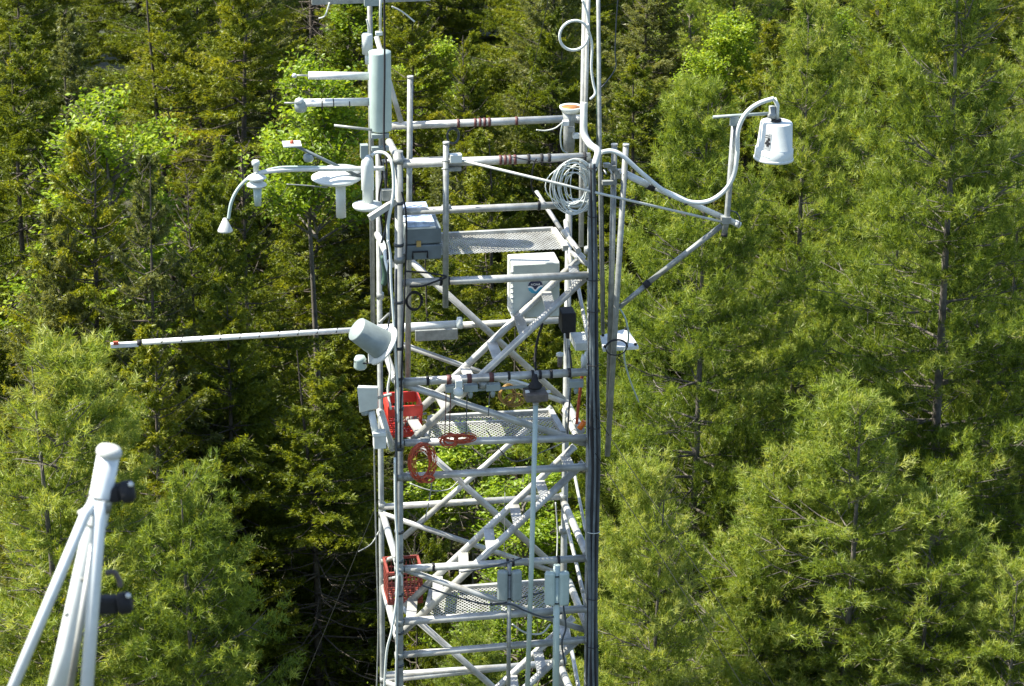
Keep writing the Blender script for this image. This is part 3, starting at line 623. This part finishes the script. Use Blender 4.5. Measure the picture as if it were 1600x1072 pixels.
# printed label wrapped on the bucket's left side
def wrap(name, a0, a1, h0, h1, m_, off):
    o = P(1208.5, 249, -.05); ba = ax; a = (-(V - ba*V.dot(ba))).normalized(); b = a.cross(ba)     # angle 0 faces the viewer, positive to the left
    g = G(); n = 8; vs = []
    for i in range(n+1):
        an = math.radians(a0+(a1-a0)*i/n)
        for h in (h0, h1):
            rr = mpx(27)+(mpx(24.2)-mpx(27))*(h-mpx(19))/(bh-mpx(19))+off
            vs.append(o+ba*h+(a*math.cos(an)+b*math.sin(an))*rr)
    link(name, g.add(vs, [[2*i, 2*i+1, 2*i+3, 2*i+2] for i in range(n)]), m_, t)
SG = 1
wrap('label', 28*SG, 52*SG, mpx(20), mpx(46), greypr, .0012)
for k, (h, a_) in enumerate([(26, 38), (29, 44), (29, 34), (32, 40), (35, 36)]): wrap('mark', (a_-4)*SG, (a_+5)*SG, mpx(h), mpx(h+3.5), black, .0025)
for h in (39, 42): wrap('lettering', 33*SG, 50*SG, mpx(h), mpx(h+1), black, .0025)
for h in (6, 11): 
    wrap('embossed_line', 30*SG, 60*SG, mpx(h), mpx(h+1), cream, mpx(2.2))
# tilted white panel and box behind
t = thing('flat_instrument', P(968, 535, .5), 'white flat panel with corner bolts tilted behind the loose pipes', 'panel')
q = [P(938, 524, .5), P(980, 513, .75), P(998, 541, .35), P(942, 545, .3)]
nrm = Z*.03
link('plate', G().hexa([p-nrm for p in q]+q), whitem, t)
for p in q: link('bolt', G().lathe(p.lerp(sum(q, Vector())/4, .15)+Z*.0, [(.014, 0), (.014, .02)]), black, t)
cable('pale cable dropping from the loose pipes past the tilted panel', [(967, 480, .1), (978, 500, .1), (982, 530, .2), (975, 555, .3), (983, 590, .5), (998, 628, .8)], 3, mint)
t = thing('small_white_box', P(910, 545, .2), 'small white box between the right posts left of the cable bundle', 'box')
link('box', prism(899, 536, 922, 548, .1, .4), cream, t, bevel=.006)
for i, x in enumerate((914, 919)): link('connector', G().lathe(P(x-2, 575-i*6, .12), [(mpx(4), 0), (mpx(5), mpx(14)), (mpx(3), mpx(22))]), whitep, t)
t = thing('capped_sensor', P(875, 572, .5), 'small brownish sensor with a white cap beside the right rear post', 'sensor')
link('body', G().lathe(P(875, 573, .6), [(mpx(4), 0), (mpx(4.5), mpx(18))]), motor, t); link('cap', G().lathe(P(875, 556, .6), [(mpx(6), 0), (mpx(6), mpx(4)), (mpx(2), mpx(6))]), whitep, t)
tag(T('screwdriver', [(905, 670, .1), (914, 658, .1)], 9, orangeb), 'bright orange tool handle at the right end of the middle deck', 'tool')
# guy wires
for (a, b, lab) in [((861, -20, 3.0), (800, 260, 3.0), 'thin guy wire crossing the wood left of the twin mast'),
                    ((592, 780, 1.4), (440, 1150, .6), 'guy wire slanting down left from the lower left posts')]:
    tag(T('guy_wire', [a, b], 1.1, wirem, n=5), lab, 'wire')
tag(T('guy_wire', [(925, 700, -.1), (1185, 1110, -4.0)], 1.2, wirem, n=5), 'left of two dark guy wires slanting down right from the cable bundle', 'wire')
tag(T('guy_wire', [(925, 640, -.1), (1235, 1110, -4.0)], 1.2, wirem, n=5), 'right of two dark guy wires slanting down right from the cable bundle', 'wire')

# ------------------------------------------------------------------ foreground mast head of the neighbouring tower
DF = 7.0; MF = 1/(FPX/DF)
fg = thing('foreground_mast', PD(120, 1150, DF), 'pale pole head with three braces and black clamps rising at the lower left', 'mast')
def FT(name, pts, wpx, m, n=16, k=0):
    q = [PD(*p) for p in pts]; return link(name, G().tube(q, MF*wpx/2, n), m, fg)
fwhite = mat('blueish_white_pipe', (0.66, 0.70, 0.70), 0.4, 0.1, 0.05, 20)
FT('pole', [(170, 708, DF), (152, 805, DF), (106, 1010, DF), (81, 1120, DF)], 38, fwhite, 24)
q0, q1 = PD(170, 712, DF), PD(173, 694, DF)
d = (PD(170, 708, DF)-PD(152, 800, DF)).normalized()
link('pole_cap', G().lathe(PD(169.5, 711, DF), [(MF*20.5, 0), (MF*22, MF*3), (MF*21.5, MF*9), (MF*18.5, MF*14), (MF*10, MF*17)], d, 28), cream, fg)
FT('brace', [(147, 784, DF-.08), (134, 803, DF-.1), (5, 1110, DF-.35)], 18, fwhite)
FT('brace', [(154, 784, DF-.08), (155, 812, DF-.1), (133, 1110, DF-.3)], 22, fwhite)
FT('brace', [(146, 850, DF-.06), (104, 1110, DF-.1)], 12, alu)
FT('collar', [(156, 783, DF), (153, 796, DF)], 42, galv, 24)
FT('bolt', [(124, 804, DF-.05), (140, 795, DF-.05)], 13, cream, 12)
for (x, y, lab) in [(192, 768, 0), (188, 942, 0)]:
    c = PD(x, y, DF); R = MF
    link('clamp_body', G().box(PD(x-18, y+2, DF), R*34, R*26, R*30, (Vector((1, 0, 0)), Vector((0, 1, 0)), Z)), black, fg, bevel=R*6)
    link('clamp_knob', G().lathe(PD(x-4, y+2, DF-.01), [(R*15, 0), (R*19, R*4), (R*19, R*20), (R*14, R*24)], Vector((1, 0.1, .15)), 20), black, fg)
    link('clamp_bolt', G().lathe(PD(x+12, y-10, DF-.03), [(R*4, 0), (R*5, R*3), (R*3, R*6)], Vector((.3, -.5, 1)), 12), whitem, fg)
for (a, b, wd) in [((150, 815, DF), (149, 819, DF), 41), ((158, 773, DF), (157, 776, DF), 41)]: FT('tape_band', [a, b], wd, galv, 24)
for (x, y) in ((163, 786), (146, 803), (104, 960), (129, 905)):
    link('bolt_head', G().lathe(PD(x, y, DF-.06), [(MF*4, 0), (MF*4, MF*4), (MF*2, MF*5)], Vector((.1, -1, .2)), 8), galv, fg)
hk = [PD(165, 896, DF), PD(178, 894, DF), PD(186, 906, DF), PD(188, 916, DF)]
link('strap', G().tube(smooth_pts(hk), MF*5, 8), motor, fg)

# ------------------------------------------------------------------ trees
def leafmat(name, cols, trans=0.35, gloss=0.02):
    m = bpy.data.materials.new(name); m.use_nodes = True; n = m.node_tree; n.nodes.clear()
    out = n.nodes.new('ShaderNodeOutputMaterial'); at = n.nodes.new('ShaderNodeAttribute'); at.attribute_name = 'tint'
    oi = n.nodes.new('ShaderNodeObjectInfo')
    cr = n.nodes.new('ShaderNodeValToRGB'); cr.color_ramp.elements[0].color = (*cols[0], 1); cr.color_ramp.elements[1].color = (*cols[-1], 1)
    for i, c in enumerate(cols[1:-1]):
        e = cr.color_ramp.elements.new((i+1)/(len(cols)-1)); e.color = (*c, 1)
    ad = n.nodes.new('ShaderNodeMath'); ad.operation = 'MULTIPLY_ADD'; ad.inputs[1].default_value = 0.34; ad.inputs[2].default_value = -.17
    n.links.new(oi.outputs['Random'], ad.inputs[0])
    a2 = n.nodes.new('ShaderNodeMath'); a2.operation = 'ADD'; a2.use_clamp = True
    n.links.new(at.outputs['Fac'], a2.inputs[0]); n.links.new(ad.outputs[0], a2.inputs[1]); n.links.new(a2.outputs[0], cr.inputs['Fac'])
    df = n.nodes.new('ShaderNodeBsdfDiffuse'); tr = n.nodes.new('ShaderNodeBsdfTranslucent'); gl = n.nodes.new('ShaderNodeBsdfGlossy'); gl.inputs['Roughness'].default_value = .45
    n.links.new(cr.outputs[0], df.inputs[0])
    br = n.nodes.new('ShaderNodeMixRGB'); br.blend_type = 'MULTIPLY'; br.inputs[0].default_value = 1; br.inputs[2].default_value = (1.5, 1.35, .5, 1)
    n.links.new(cr.outputs[0], br.inputs[1]); n.links.new(br.outputs[0], tr.inputs[0])
    m1 = n.nodes.new('ShaderNodeMixShader'); m1.inputs[0].default_value = trans; n.links.new(df.outputs[0], m1.inputs[1]); n.links.new(tr.outputs[0], m1.inputs[2])
    m2 = n.nodes.new('ShaderNodeMixShader'); m2.inputs[0].default_value = gloss; n.links.new(m1.outputs[0], m2.inputs[1]); n.links.new(gl.outputs[0], m2.inputs[2])
    n.links.new(m2.outputs[0], out.inputs['Surface']); return m
spruce_m = leafmat('spruce_needles', [(.042, .066, .008), (.098, .135, .010), (.165, .195, .013), (.26, .26, .020)], .45)
silver_m = leafmat('silvery_spruce_needles', [(.05, .07, .018), (.09, .115, .03), (.15, .17, .05), (.21, .22, .08)], .45)
pine_m = leafmat('pine_needles', [(.050, .088, .014), (.122, .182, .022), (.215, .28, .044), (.36, .395, .12)], .45)
maple_m = leafmat('maple_leaves', [(.09, .16, .010), (.16, .25, .014), (.24, .34, .02), (.36, .44, .05)], .5)

def blades(p, d, L, Wd, rng):
    """thin triangles starting at p, pointing d, length L, base width Wd"""
    n = len(p); r = rng.normal(size=(n, 3)); s = np.cross(d, r); s /= np.linalg.norm(s, axis=1, keepdims=True)+1e-9
    s *= Wd[:, None]/2
    return np.stack([p-s, p+s, p+d*L[:, None]], 1)
def unit(a): return a/(np.linalg.norm(a, axis=-1, keepdims=True)+1e-9)
def tri_mesh(name, tris, tint, m):
    n = len(tris); me = bpy.data.meshes.new(name)
    me.vertices.add(n*3); me.vertices.foreach_set('co', tris.astype(np.float32).ravel())
    me.loops.add(n*3); me.loops.foreach_set('vertex_index', np.arange(n*3, dtype=np.int32))
    me.polygons.add(n); me.polygons.foreach_set('loop_start', np.arange(0, n*3, 3, dtype=np.int32))
    try: me.polygons.foreach_set('loop_total', np.full(n, 3, dtype=np.int32))
    except Exception: pass
    at = me.attributes.new('tint', 'FLOAT', 'FACE'); at.data.foreach_set('value', tint.astype(np.float32))
    me.materials.append(m); me.update(calc_edges=True); me.validate(); return me
def wood_mesh(name, segs, m):
    """segs: list of (p0,p1,r0,r1)"""
    p0 = np.array([s[0] for s in segs]); p1 = np.array([s[1] for s in segs]); r0 = np.array([s[2] for s in segs]); r1 = np.array([s[3] for s in segs])
    d = unit(p1-p0); ref = np.where(np.abs(d[:, 2:3]) > .9, [[1., 0, 0]], [[0, 0, 1.]]); a = unit(np.cross(d, ref)); b = np.cross(d, a); k = 6; N = len(segs)
    an = np.arange(k)*2*np.pi/k; ring = a[:, None]*np.cos(an)[None, :, None]+b[:, None]*np.sin(an)[None, :, None]
    v = np.concatenate([p0[:, None]+ring*r0[:, None, None], p1[:, None]+ring*r1[:, None, None]], 1).reshape(-1, 3)
    j = np.arange(k); q = np.stack([j, (j+1) % k, k+(j+1) % k, k+j], 1); f = (np.arange(N)[:, None, None]*2*k+q[None]).reshape(-1, 4)
    me = bpy.data.meshes.new(name); me.vertices.add(len(v)); me.vertices.foreach_set('co', v.astype(np.float32).ravel())
    me.loops.add(f.size); me.loops.foreach_set('vertex_index', f.astype(np.int32).ravel())
    me.polygons.add(len(f)); me.polygons.foreach_set('loop_start', np.arange(0, f.size, 4, dtype=np.int32))
    try: me.polygons.foreach_set('loop_total', np.full(len(f), 4, dtype=np.int32))
    except Exception: pass
    me.polygons.foreach_set('use_smooth', np.ones(len(f), dtype=bool)); me.materials.append(m); me.update(calc_edges=True); return me
def trunk_segs(h, r, rng, top=1.0):
    n = 12; z = np.linspace(0, h*top, n+1); off = np.cumsum(rng.normal(0, .03, (n+1, 2)), 0)*np.linspace(0, 1, n+1)[:, None]
    return [((off[i, 0], off[i, 1], z[i]), (off[i+1, 0], off[i+1, 1], z[i+1]), r*(1-z[i]/h*.95), r*(1-z[i+1]/h*.95)) for i in range(n)]
HT = 14.0
def spruce(seed, m, slope=.38, rmax=2.5, dens=1.65, prune=99):
    rng = np.random.default_rng(seed); segs = trunk_segs(HT, .15, rng); T_, C_ = [], []
    t = .12
    while t < HT-2.0:
        nb = int(rng.integers(6, 9) if t > .8 else 5); az0 = rng.uniform(0, 6.28)
        for k in range(nb):
            tt = t+rng.uniform(-.12, .12); L = min(.16+slope*tt, rmax)*rng.uniform(.55, 1.1)
            if t > 7: L *= rng.uniform(.5, 1.0)
            az = az0+k*2*math.pi/nb+rng.normal(0, .22)
            el = .75-.23*tt if tt < 3 else .06-.03*(tt-3); el = max(el, -.3)+rng.normal(0, .09)
            out = np.array([math.cos(az), math.sin(az), 0.]); side = np.array([-math.sin(az), math.cos(az), 0.])
            roll = rng.normal(0, .2); side = side*math.cos(roll)+np.array([0, 0, 1.])*math.sin(roll)
            base = np.array([0, 0, HT-tt]); cv = rng.uniform(.1, .28)
            def axis(s): return base+out*(L*s*math.cos(el))[:, None]+np.array([0, 0, 1.])*(L*(s*math.sin(el)-cv*s*(1-s)*1.2+.10*s**3))[:, None] if True else 0
            ss = np.linspace(0, 1, 4); ax_ = axis(ss)
            bare = tt > prune and rng.random() < .75
            for i in range(3): segs.append((tuple(ax_[i]), tuple(ax_[i+1]), .012*(1-ss[i])*(.4+L/2)+.003, .012*(1-ss[i+1])*(.4+L/2)+.003))
            if bare:
                for q in range(7):
                    f = rng.uniform(.3, .95, 1); b0 = axis(f)[0]; segs.append((tuple(b0), tuple(b0+unit(out+side*rng.choice([-1, 1])*.9+rng.normal(0, .3, 3))*rng.uniform(.15, .5)), .004, .002))
                continue
            # side twigs
            nt_ = int((5+11*L)*dens); s = np.linspace(.18 if L < 1 else .28, .99, nt_); sg = np.where(np.arange(nt_) % 2, 1., -1.)
            tl = L*(.40*(1-s)**.8+.05)*rng.uniform(.6, 1.25, nt_)+.04
            p0 = axis(s); td = unit(out*math.cos(.0)*rng.uniform(.5, 1.1, nt_)[:, None]+side*sg[:, None]*rng.uniform(.7, 1.2, nt_)[:, None]+np.array([0, 0, 1.])*rng.normal(-.12, .2, nt_)[:, None])
            m_ = np.maximum(2, (tl/.075).astype(int)); idx = np.repeat(np.arange(nt_), m_)
            u = rng.uniform(0, 1, len(idx)); pp = p0[idx]+td[idx]*(tl[idx]*u)[:, None]
            # leading axis also has foliage
            na = int(6+L*10); sa = rng.uniform(.2, 1, na); pa = axis(sa)
            pp = np.concatenate([pp, pa]); dd = np.concatenate([td[idx], np.repeat(out[None], na, 0)]); uu = np.concatenate([u, sa]); rad = np.concatenate([s[idx], sa])
            rep = 7; pp = np.repeat(pp, rep, 0); dd = np.repeat(dd, rep, 0); uu = np.repeat(uu, rep); rad = np.repeat(rad, rep)
            nn = len(pp); jd = unit(dd+rng.normal(0, .55, (nn, 3))+np.array([0, 0, .12])); pp = pp+rng.normal(0, .018, (nn, 3))
            Ls = rng.uniform(.045, .095, nn); Ws = rng.uniform(.018, .033, nn)
            T_.append(blades(pp, jd, Ls, Ws, rng)); br_ = rng.normal(0, .13)
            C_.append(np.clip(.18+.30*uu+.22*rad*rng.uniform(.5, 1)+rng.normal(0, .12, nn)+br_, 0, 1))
        # scattered short tips on the leader
        t += rng.uniform(.24, .44)*(1+.03*t)
    tr = np.concatenate(T_); ti = np.concatenate(C_); print('spruce tris', len(tr))
    # brown cones near the top stay as yellow-brown tips through the tint range
    return tri_mesh('spruce_crown', tr, ti, m), wood_mesh('spruce_trunk', segs, bark)
def pine(seed, slope=.36, rmax=3.0):
    rng = np.random.default_rng(seed); segs = trunk_segs(HT, .14, rng, .985); T_, C_ = [], []
    t = .25; TP, TD, TC = [], [], []
    TP.append(np.array([[0, 0, HT-.05], [0, 0, HT-.15], [0.03, 0, HT-.25]])); TD.append(np.tile([0, 0, 1.], (3, 1))); TC.append(np.zeros(3)+.6)
    while t < HT-2.5:
        nb = int(rng.integers(5, 8)); az0 = rng.uniform(0, 6.28)
        for k in range(nb):
            tt = t+rng.uniform(-.08, .08); L = min(.3+slope*tt, rmax)*rng.uniform(.65, 1.15)
            if t > 7: L *= rng.uniform(.5, 1.)
            az = az0+k*2*math.pi/nb+rng.normal(0, .2); el = max(.85-.16*tt, .12)+rng.normal(0, .1)
            out = np.array([math.cos(az), math.sin(az), 0.]); side = np.array([-math.sin(az), math.cos(az), 0.]); up = np.array([0, 0, 1.]); base = up*(HT-tt)
            bend = rng.normal(0, .10)
            def axis(s): return base+out*(L*s*math.cos(el))[:, None]+side*(L*bend*s*s)[:, None]+up*(L*(s*math.sin(el)-.12*np.sin(s*3.1)*s+.14*s**3))[:, None]
            ss = np.linspace(0, .97, 5); ax_ = axis(ss); rb = .006+.006*L
            for i in range(4): segs.append((tuple(ax_[i]), tuple(ax_[i+1]), rb*(1-ss[i]*.85), rb*(1-ss[i+1]*.85)))
            ns = int(4+6.5*L); s = np.linspace(.16, .97, ns)+rng.normal(0, .02, ns); s = np.clip(s, .15, 1); sg = np.where(np.arange(ns) % 2, 1., -1.)
            tl = L*(.34*(1-s)**.7+.03)*rng.uniform(.5, 1.3, ns)+.10
            p0 = axis(s); td = unit(out*rng.uniform(.5, 1.2, ns)[:, None]+side*(sg*rng.uniform(.5, 1.1, ns))[:, None]+up*rng.uniform(.0, .5, ns)[:, None])
            for i in range(ns):
                if tl[i] > .3: segs.append((tuple(p0[i]), tuple(p0[i]+td[i]*tl[i]*.9), .007, .003))
            m_ = 1+(tl/.2).astype(int); ci = np.repeat(np.arange(ns), m_); cu = 1-np.concatenate([np.arange(q) for q in m_])*.2/tl[ci]; cu = np.clip(cu+rng.normal(0, .03, len(ci)), .1, 1.05)
            ct = rng.normal(0, .13, len(ci)); q_ = rng.integers(4, 7, len(ci)); idx = np.repeat(ci, q_); u = np.repeat(cu, q_); n_ = len(idx)
            pp = p0[idx]+td[idx]*(tl[idx]*u)[:, None]+rng.normal(0, .042, (n_, 3))-up*.02
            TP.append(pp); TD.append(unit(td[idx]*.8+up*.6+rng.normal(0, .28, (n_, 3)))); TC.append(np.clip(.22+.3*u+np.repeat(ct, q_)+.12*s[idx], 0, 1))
            TP.append(axis(np.linspace(.75, 1, 4))+rng.normal(0, .02, (4, 3))); TD.append(np.repeat(unit(out+up*.5)[None], 4, 0)); TC.append(np.zeros(4)+.6)
        t += rng.uniform(.33, .52)
    p = np.concatenate(TP); d = np.concatenate(TD); c = np.concatenate(TC); K = 13; n = len(p)*K
    pr = np.repeat(p, K, 0); dr = np.repeat(d, K, 0); cr_ = np.repeat(c+rng.normal(0, .08, len(c)), K)
    nd = unit(dr*.9+unit(rng.normal(size=(n, 3)))*.95); pr = pr+dr*rng.uniform(-.05, .03, n)[:, None]
    Ls = rng.uniform(.075, .125, n); Ws = rng.uniform(.0085, .0135, n)
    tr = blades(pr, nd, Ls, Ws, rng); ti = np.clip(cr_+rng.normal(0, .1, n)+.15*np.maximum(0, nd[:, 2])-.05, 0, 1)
    print('pine tris', len(tr)); return tri_mesh('pine_crown', tr, ti, pine_m), wood_mesh('pine_trunk', segs, barkg)
def maple(seed, deep=6.0, nbr=60):
    rng = np.random.default_rng(seed); segs = trunk_segs(HT, .11, rng, .9); T_, C_ = [], []
    for k in range(nbr):
        tt = rng.uniform(.2, deep); L = min(.5+.33*tt, 2.3)*rng.uniform(.5, 1.1); az = rng.uniform(0, 6.28); el = rng.uniform(.3, 1.0)
        d = np.array([math.cos(az)*math.cos(el), math.sin(az)*math.cos(el), math.sin(el)]); b = np.array([0, 0, HT-.6-tt]); e = b+d*L
        segs.append((tuple(b), tuple(e), .02, .004))
        for j in range(int(6+6*L)):
            s = rng.uniform(.35, 1.); q = b+d*L*s; d2 = unit(d+rng.normal(0, .6, 3)); l2 = rng.uniform(.15, .5); e2 = q+d2*l2
            segs.append((tuple(q), tuple(e2), .005, .002)); n = int(rng.integers(20, 34))
            c = q+(d2*l2)[None]*rng.uniform(.2, 1.1, n)[:, None]+rng.normal(0, .07, (n, 3))
            nm = unit(np.array([0, 0, 1.])+rng.normal(0, .55, (n, 3))); a = unit(np.cross(nm, rng.normal(size=(n, 3)))); bb = np.cross(nm, a)
            s1 = rng.uniform(.026, .052, n)[:, None]; s2 = s1*.62
            P0, P1, P2, P3 = c-a*s1, c+bb*s2, c+a*s1-nm*s1*.4, c-bb*s2
            T_.append(np.stack([P0, P1, P2], 1)); T_.append(np.stack([P0, P2, P3], 1)); ti = np.clip(.45+rng.normal(0, .22, n)+rng.normal(0, .15), 0, 1); C_ += [ti, ti]
    print('maple', sum(map(len, T_))); return tri_mesh('maple_crown', np.concatenate(T_), np.concatenate(C_), maple_m), wood_mesh('maple_trunk', segs, barkg)
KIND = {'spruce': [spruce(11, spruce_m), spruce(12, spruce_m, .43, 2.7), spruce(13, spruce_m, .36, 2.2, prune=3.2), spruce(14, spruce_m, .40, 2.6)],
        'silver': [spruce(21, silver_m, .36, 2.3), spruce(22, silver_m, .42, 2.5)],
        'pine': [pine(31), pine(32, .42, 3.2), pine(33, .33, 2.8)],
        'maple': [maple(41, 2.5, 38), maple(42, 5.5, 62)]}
NAMES = {'spruce': ('spruce_tree', 'spruce'), 'silver': ('spruce_tree', 'spruce'), 'pine': ('pine_tree', 'pine'), 'maple': ('maple_tree', 'maple')}
PROTO = {}
for k, vs in KIND.items():
    for i, (cm, tm) in enumerate(vs): PROTO[k, i] = (cm, tm)
def tree(kind, var, px, py, dist, label, group=None, wide=1.0, rot=None):
    """tree whose tip stands at the given sight line and distance; its height follows from the ground"""
    tip = PD(px, py, dist); h = max(tip.z, 3); s = h/HT; nm, cat = NAMES[kind]
    r = bpy.data.objects.new(nm, None); COL.objects.link(r); r.empty_display_size = .5; r.location = (tip.x, tip.y, 0); tag(r, label, cat, group)
    sx = wide if h > 9 else wide*h/9*1.0
    cm, tm = PROTO[kind, var]; an = random.uniform(0, 6.28) if rot is None else rot
    for n_, me in (('trunk', tm), ('crown', cm)):
        o = bpy.data.objects.new(n_, me); COL.objects.link(o); o.parent = r
        o.rotation_euler = (random.uniform(-.015, .015), random.uniform(-.015, .015), an); o.scale = (sx, sx, s)
    return r
TREES = [
 # kind, variant, tip px, tip py, distance, label, wide
 ('pine', 0, 90, 545, 34, 'soft needled white pine filling the lower left corner behind the foreground mast', 1.15),
 ('pine', 2, 300, 740, 33, 'drooping pine low at left, right of the foreground mast', .95),
 ('pine', 1, 1345, 618, 36, 'light green young pine with its tip at the lower right centre', 1.18),
 ('pine', 0, 1500, -120, 43, 'tall dark pine with thick trunk near the right edge', 1.15),
 ('pine', 2, 1270, 0, 47, 'slender pine with a visible trunk behind the white bucket', .95),
 ('pine', 1, 1085, 130, 42, 'bushy pine just right of the loose pipes behind the boom strut', 1.0),
 ('pine', 0, 1020, 720, 35, 'pale tipped pine low beside the cable bundle', .8),
 ('pine', 2, 1225, 705, 36.5, 'light pine whose rounded top stands just left of the young pine', .95),
 ('pine', 0, 1455, 780, 35.5, 'wide low pine between the young pine and the corner pine', 1.0),
 ('spruce', 3, 664, 800, 39, 'small spruce tip seen between the braces above the lowest crate', .5),
 ('pine', 2, 730, 985, 37, 'pine top seen through the tower below the lowest deck', .8),
 ('pine', 2, 1585, 880, 35, 'bright pine top in the lower right corner', .9),
 ('pine', 1, 1400, 230, 52, 'pine between the bucket and the thick trunked pine', 1.0),
 ('pine', 2, 1180, 560, 45, 'mid green pine behind the tip of the young pine, left side', 1.0),
 ('pine', 0, 1180, 880, 36, 'low pine between the guy wires and the young pine', .8),
 ('spruce', 0, 118, 215, 44, 'olive spruce with a dark bare trunk left of the bright maple', 1.0),
 ('spruce', 1, 345, 455, 43, 'yellow green spruce whose tip stands under the left boom', 1.0),
 ('spruce', 2, 500, 560, 42, 'dark centred spruce tip left of the tower below the long boom', 1.05),
 ('spruce', 3, 370, 225, 46, 'spruce with a knobbly dead tip above the drooping cone tube', .9),
 ('spruce', 0, 475, 250, 52, 'spruce with a straight dark trunk left of the tipped grey bucket', 1.0),
 ('spruce', 1, 20, 60, 52, 'broad spruce at the upper left edge', 1.2),
 ('spruce', 2, 268, -60, 60, 'spruce with a tall dark trunk at the top left, behind the bright maple', 1.1),
 ('silver', 0, 100, 20, 57, 'silvery spruce in the upper left between darker spruces', 1.0),
 ('silver', 1, 430, -30, 60, 'silvery spruce at the top left of the crossbar', 1.0),
 ('spruce', 3, 305, 275, 44, 'olive spruce directly below the right side of the bright upper left maple', .8),
 ('silver', 0, 215, 255, 43, 'greyish spruce below the bright maple at left', .9),
 ('silver', 1, 90, 330, 44, 'grey green spruce low on the left edge above the white pine', .8),
 ('maple', 1, 175, 95, 50, 'bright yellow green maple among dark spruces at the upper left', 1.3),
 ('maple', 0, 505, 60, 47, 'bright yellow green maple behind the white sensor arms', 1.2),
 ('maple', 0, 560, -50, 66, 'bright maple beyond the top crossbar left of the tower', 1.1),
 ('maple', 1, 660, 20, 64, 'leafy maple behind the upper rails left of centre', 1.0),
 ('maple', 0, 1130, 0, 64, 'bright leafed maple at the top right of the twin mast', 1.0),
 ('maple', 0, 1290, -10, 66, 'yellow green maple at the top edge right of centre', 1.0),
 ('maple', 0, 740, 640, 42, 'bright leaved maple seen through the tower braces under the middle deck', 1.0),
 ('maple', 1, 830, 700, 40, 'low bright maple behind the pale poles at the tower foot', 1.0),
 ('maple', 1, 590, 1040, 40, 'low leafy maple at the bottom left of the tower', .8),
 ('spruce', 3, 735, 60, 56, 'spruce with a pointed tip behind the topmost rail', .8),
 ('spruce', 0, 760, 210, 50, 'olive spruce seen between the upper rails', 1.0),
 ('spruce', 2, 700, 380, 45, 'spruce seen behind the rails below the grey case', 1.0),
 ('spruce', 1, 860, 20, 57, 'spruce left of the twin mast with guy wire in front', 1.0),
 ('silver', 0, 700, 240, 52, 'silvery spruce behind the grey case', .9),
 ('spruce', 3, 1000, 90, 56, 'brownish olive spruce right of the twin mast', 1.1),
 ('spruce', 0, 1200, 40, 60, 'olive spruce above the white bucket', 1.0),
 ('spruce', 2, 1380, -30, 60, 'dark spruce at the top right, left of the thick trunked pine', 1.0),
 ('spruce', 1, 640, -40, 62, 'spruce beyond the tall white cylinder', 1.0),
 ('spruce', 2, 830, 480, 44, 'spruce seen through the stair under the white enclosure', .9),
 ('spruce', 0, 230, 520, 41, 'leaning dark spruce between the white pine and the long boom', .9),
 ('spruce', 2, 545, 640, 46, 'shaded spruce with dead lower limbs beside the left posts', .9),
 ('pine', 1, 1600, 300, 46, 'pine at the right edge half hidden by the thick trunked pine', 1.0),
 ('pine', 2, 960, 430, 46, 'pine behind the loose pipes and cable bundle', .9),
 ('silver', 1, 1010, -60, 66, 'grey green spruce at the top edge right of the mast', 1.1),
]
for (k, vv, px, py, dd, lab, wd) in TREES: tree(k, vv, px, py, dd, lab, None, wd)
LAND = [(0, 'at the left frame edge'), (150, 'left of the long boom tip'), (300, 'behind the tip of the long boom'), (420, 'in line with the drooping cone tube'), (540, 'in line with the white sensor arms'),
        (640, 'behind the left tower posts'), (760, 'behind the grey case'), (870, 'behind the white enclosure'), (950, 'behind the black cable bundle'), (1080, 'just right of the loose pipes'),
        (1180, 'behind the right boom'), (1235, 'behind the white bucket'), (1310, 'just right of the white bucket'), (1400, 'right of the white bucket'), (1480, 'left of the thick trunked pine'), (1580, 'right of the thick trunked pine'), (9999, 'at the right frame edge')]
rg = random.Random(5)
n_f = 0
for row, dist in enumerate((48, 53, 58, 64, 71, 79, 88, 98, 110)):
    span = 900*1.25; stepm = 2.9+.014*dist; stp = stepm*FPX/dist/1.0
    x = -150+rg.uniform(0, stp)
    while x < 1750:
        h = rg.uniform(11.0, 15.5); dd = dist+rg.uniform(-2.2, 2.2); xx = x+rg.uniform(-.3, .3)*stp
        if dist < 55: h = rg.uniform(8, 10.5)
        if dist < 60 and 430 < x < 610: x += stp*.8; continue
        ang = math.atan((CAM.z-h)/dd)-PITCH; py = 536+FPX*math.tan(ang)
        kd = rg.choices(['spruce', 'silver', 'pine', 'maple'], [6, 1.6, 3.2 if xx > 950 else .3, .45])[0]
        rank = 'in the nearer ranks' if dist < 60 else 'in the middle ranks' if dist < 80 else 'far back'
        mark = [m_ for x_, m_ in LAND if xx < x_][0]
        lab = {'spruce': 'dark olive spruce', 'silver': 'greyish spruce', 'pine': 'green pine', 'maple': 'light leafy maple'}[kd]+' '+rank+', '+mark
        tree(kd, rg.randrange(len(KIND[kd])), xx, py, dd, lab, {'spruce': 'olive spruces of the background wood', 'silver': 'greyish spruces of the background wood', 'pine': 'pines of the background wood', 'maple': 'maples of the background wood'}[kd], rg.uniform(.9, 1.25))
        n_f += 1; x += stp*rg.uniform(.8, 1.2)
print('filler trees', n_f)
for o in bpy.data.objects:
    if '_w' in o: del o['_w']
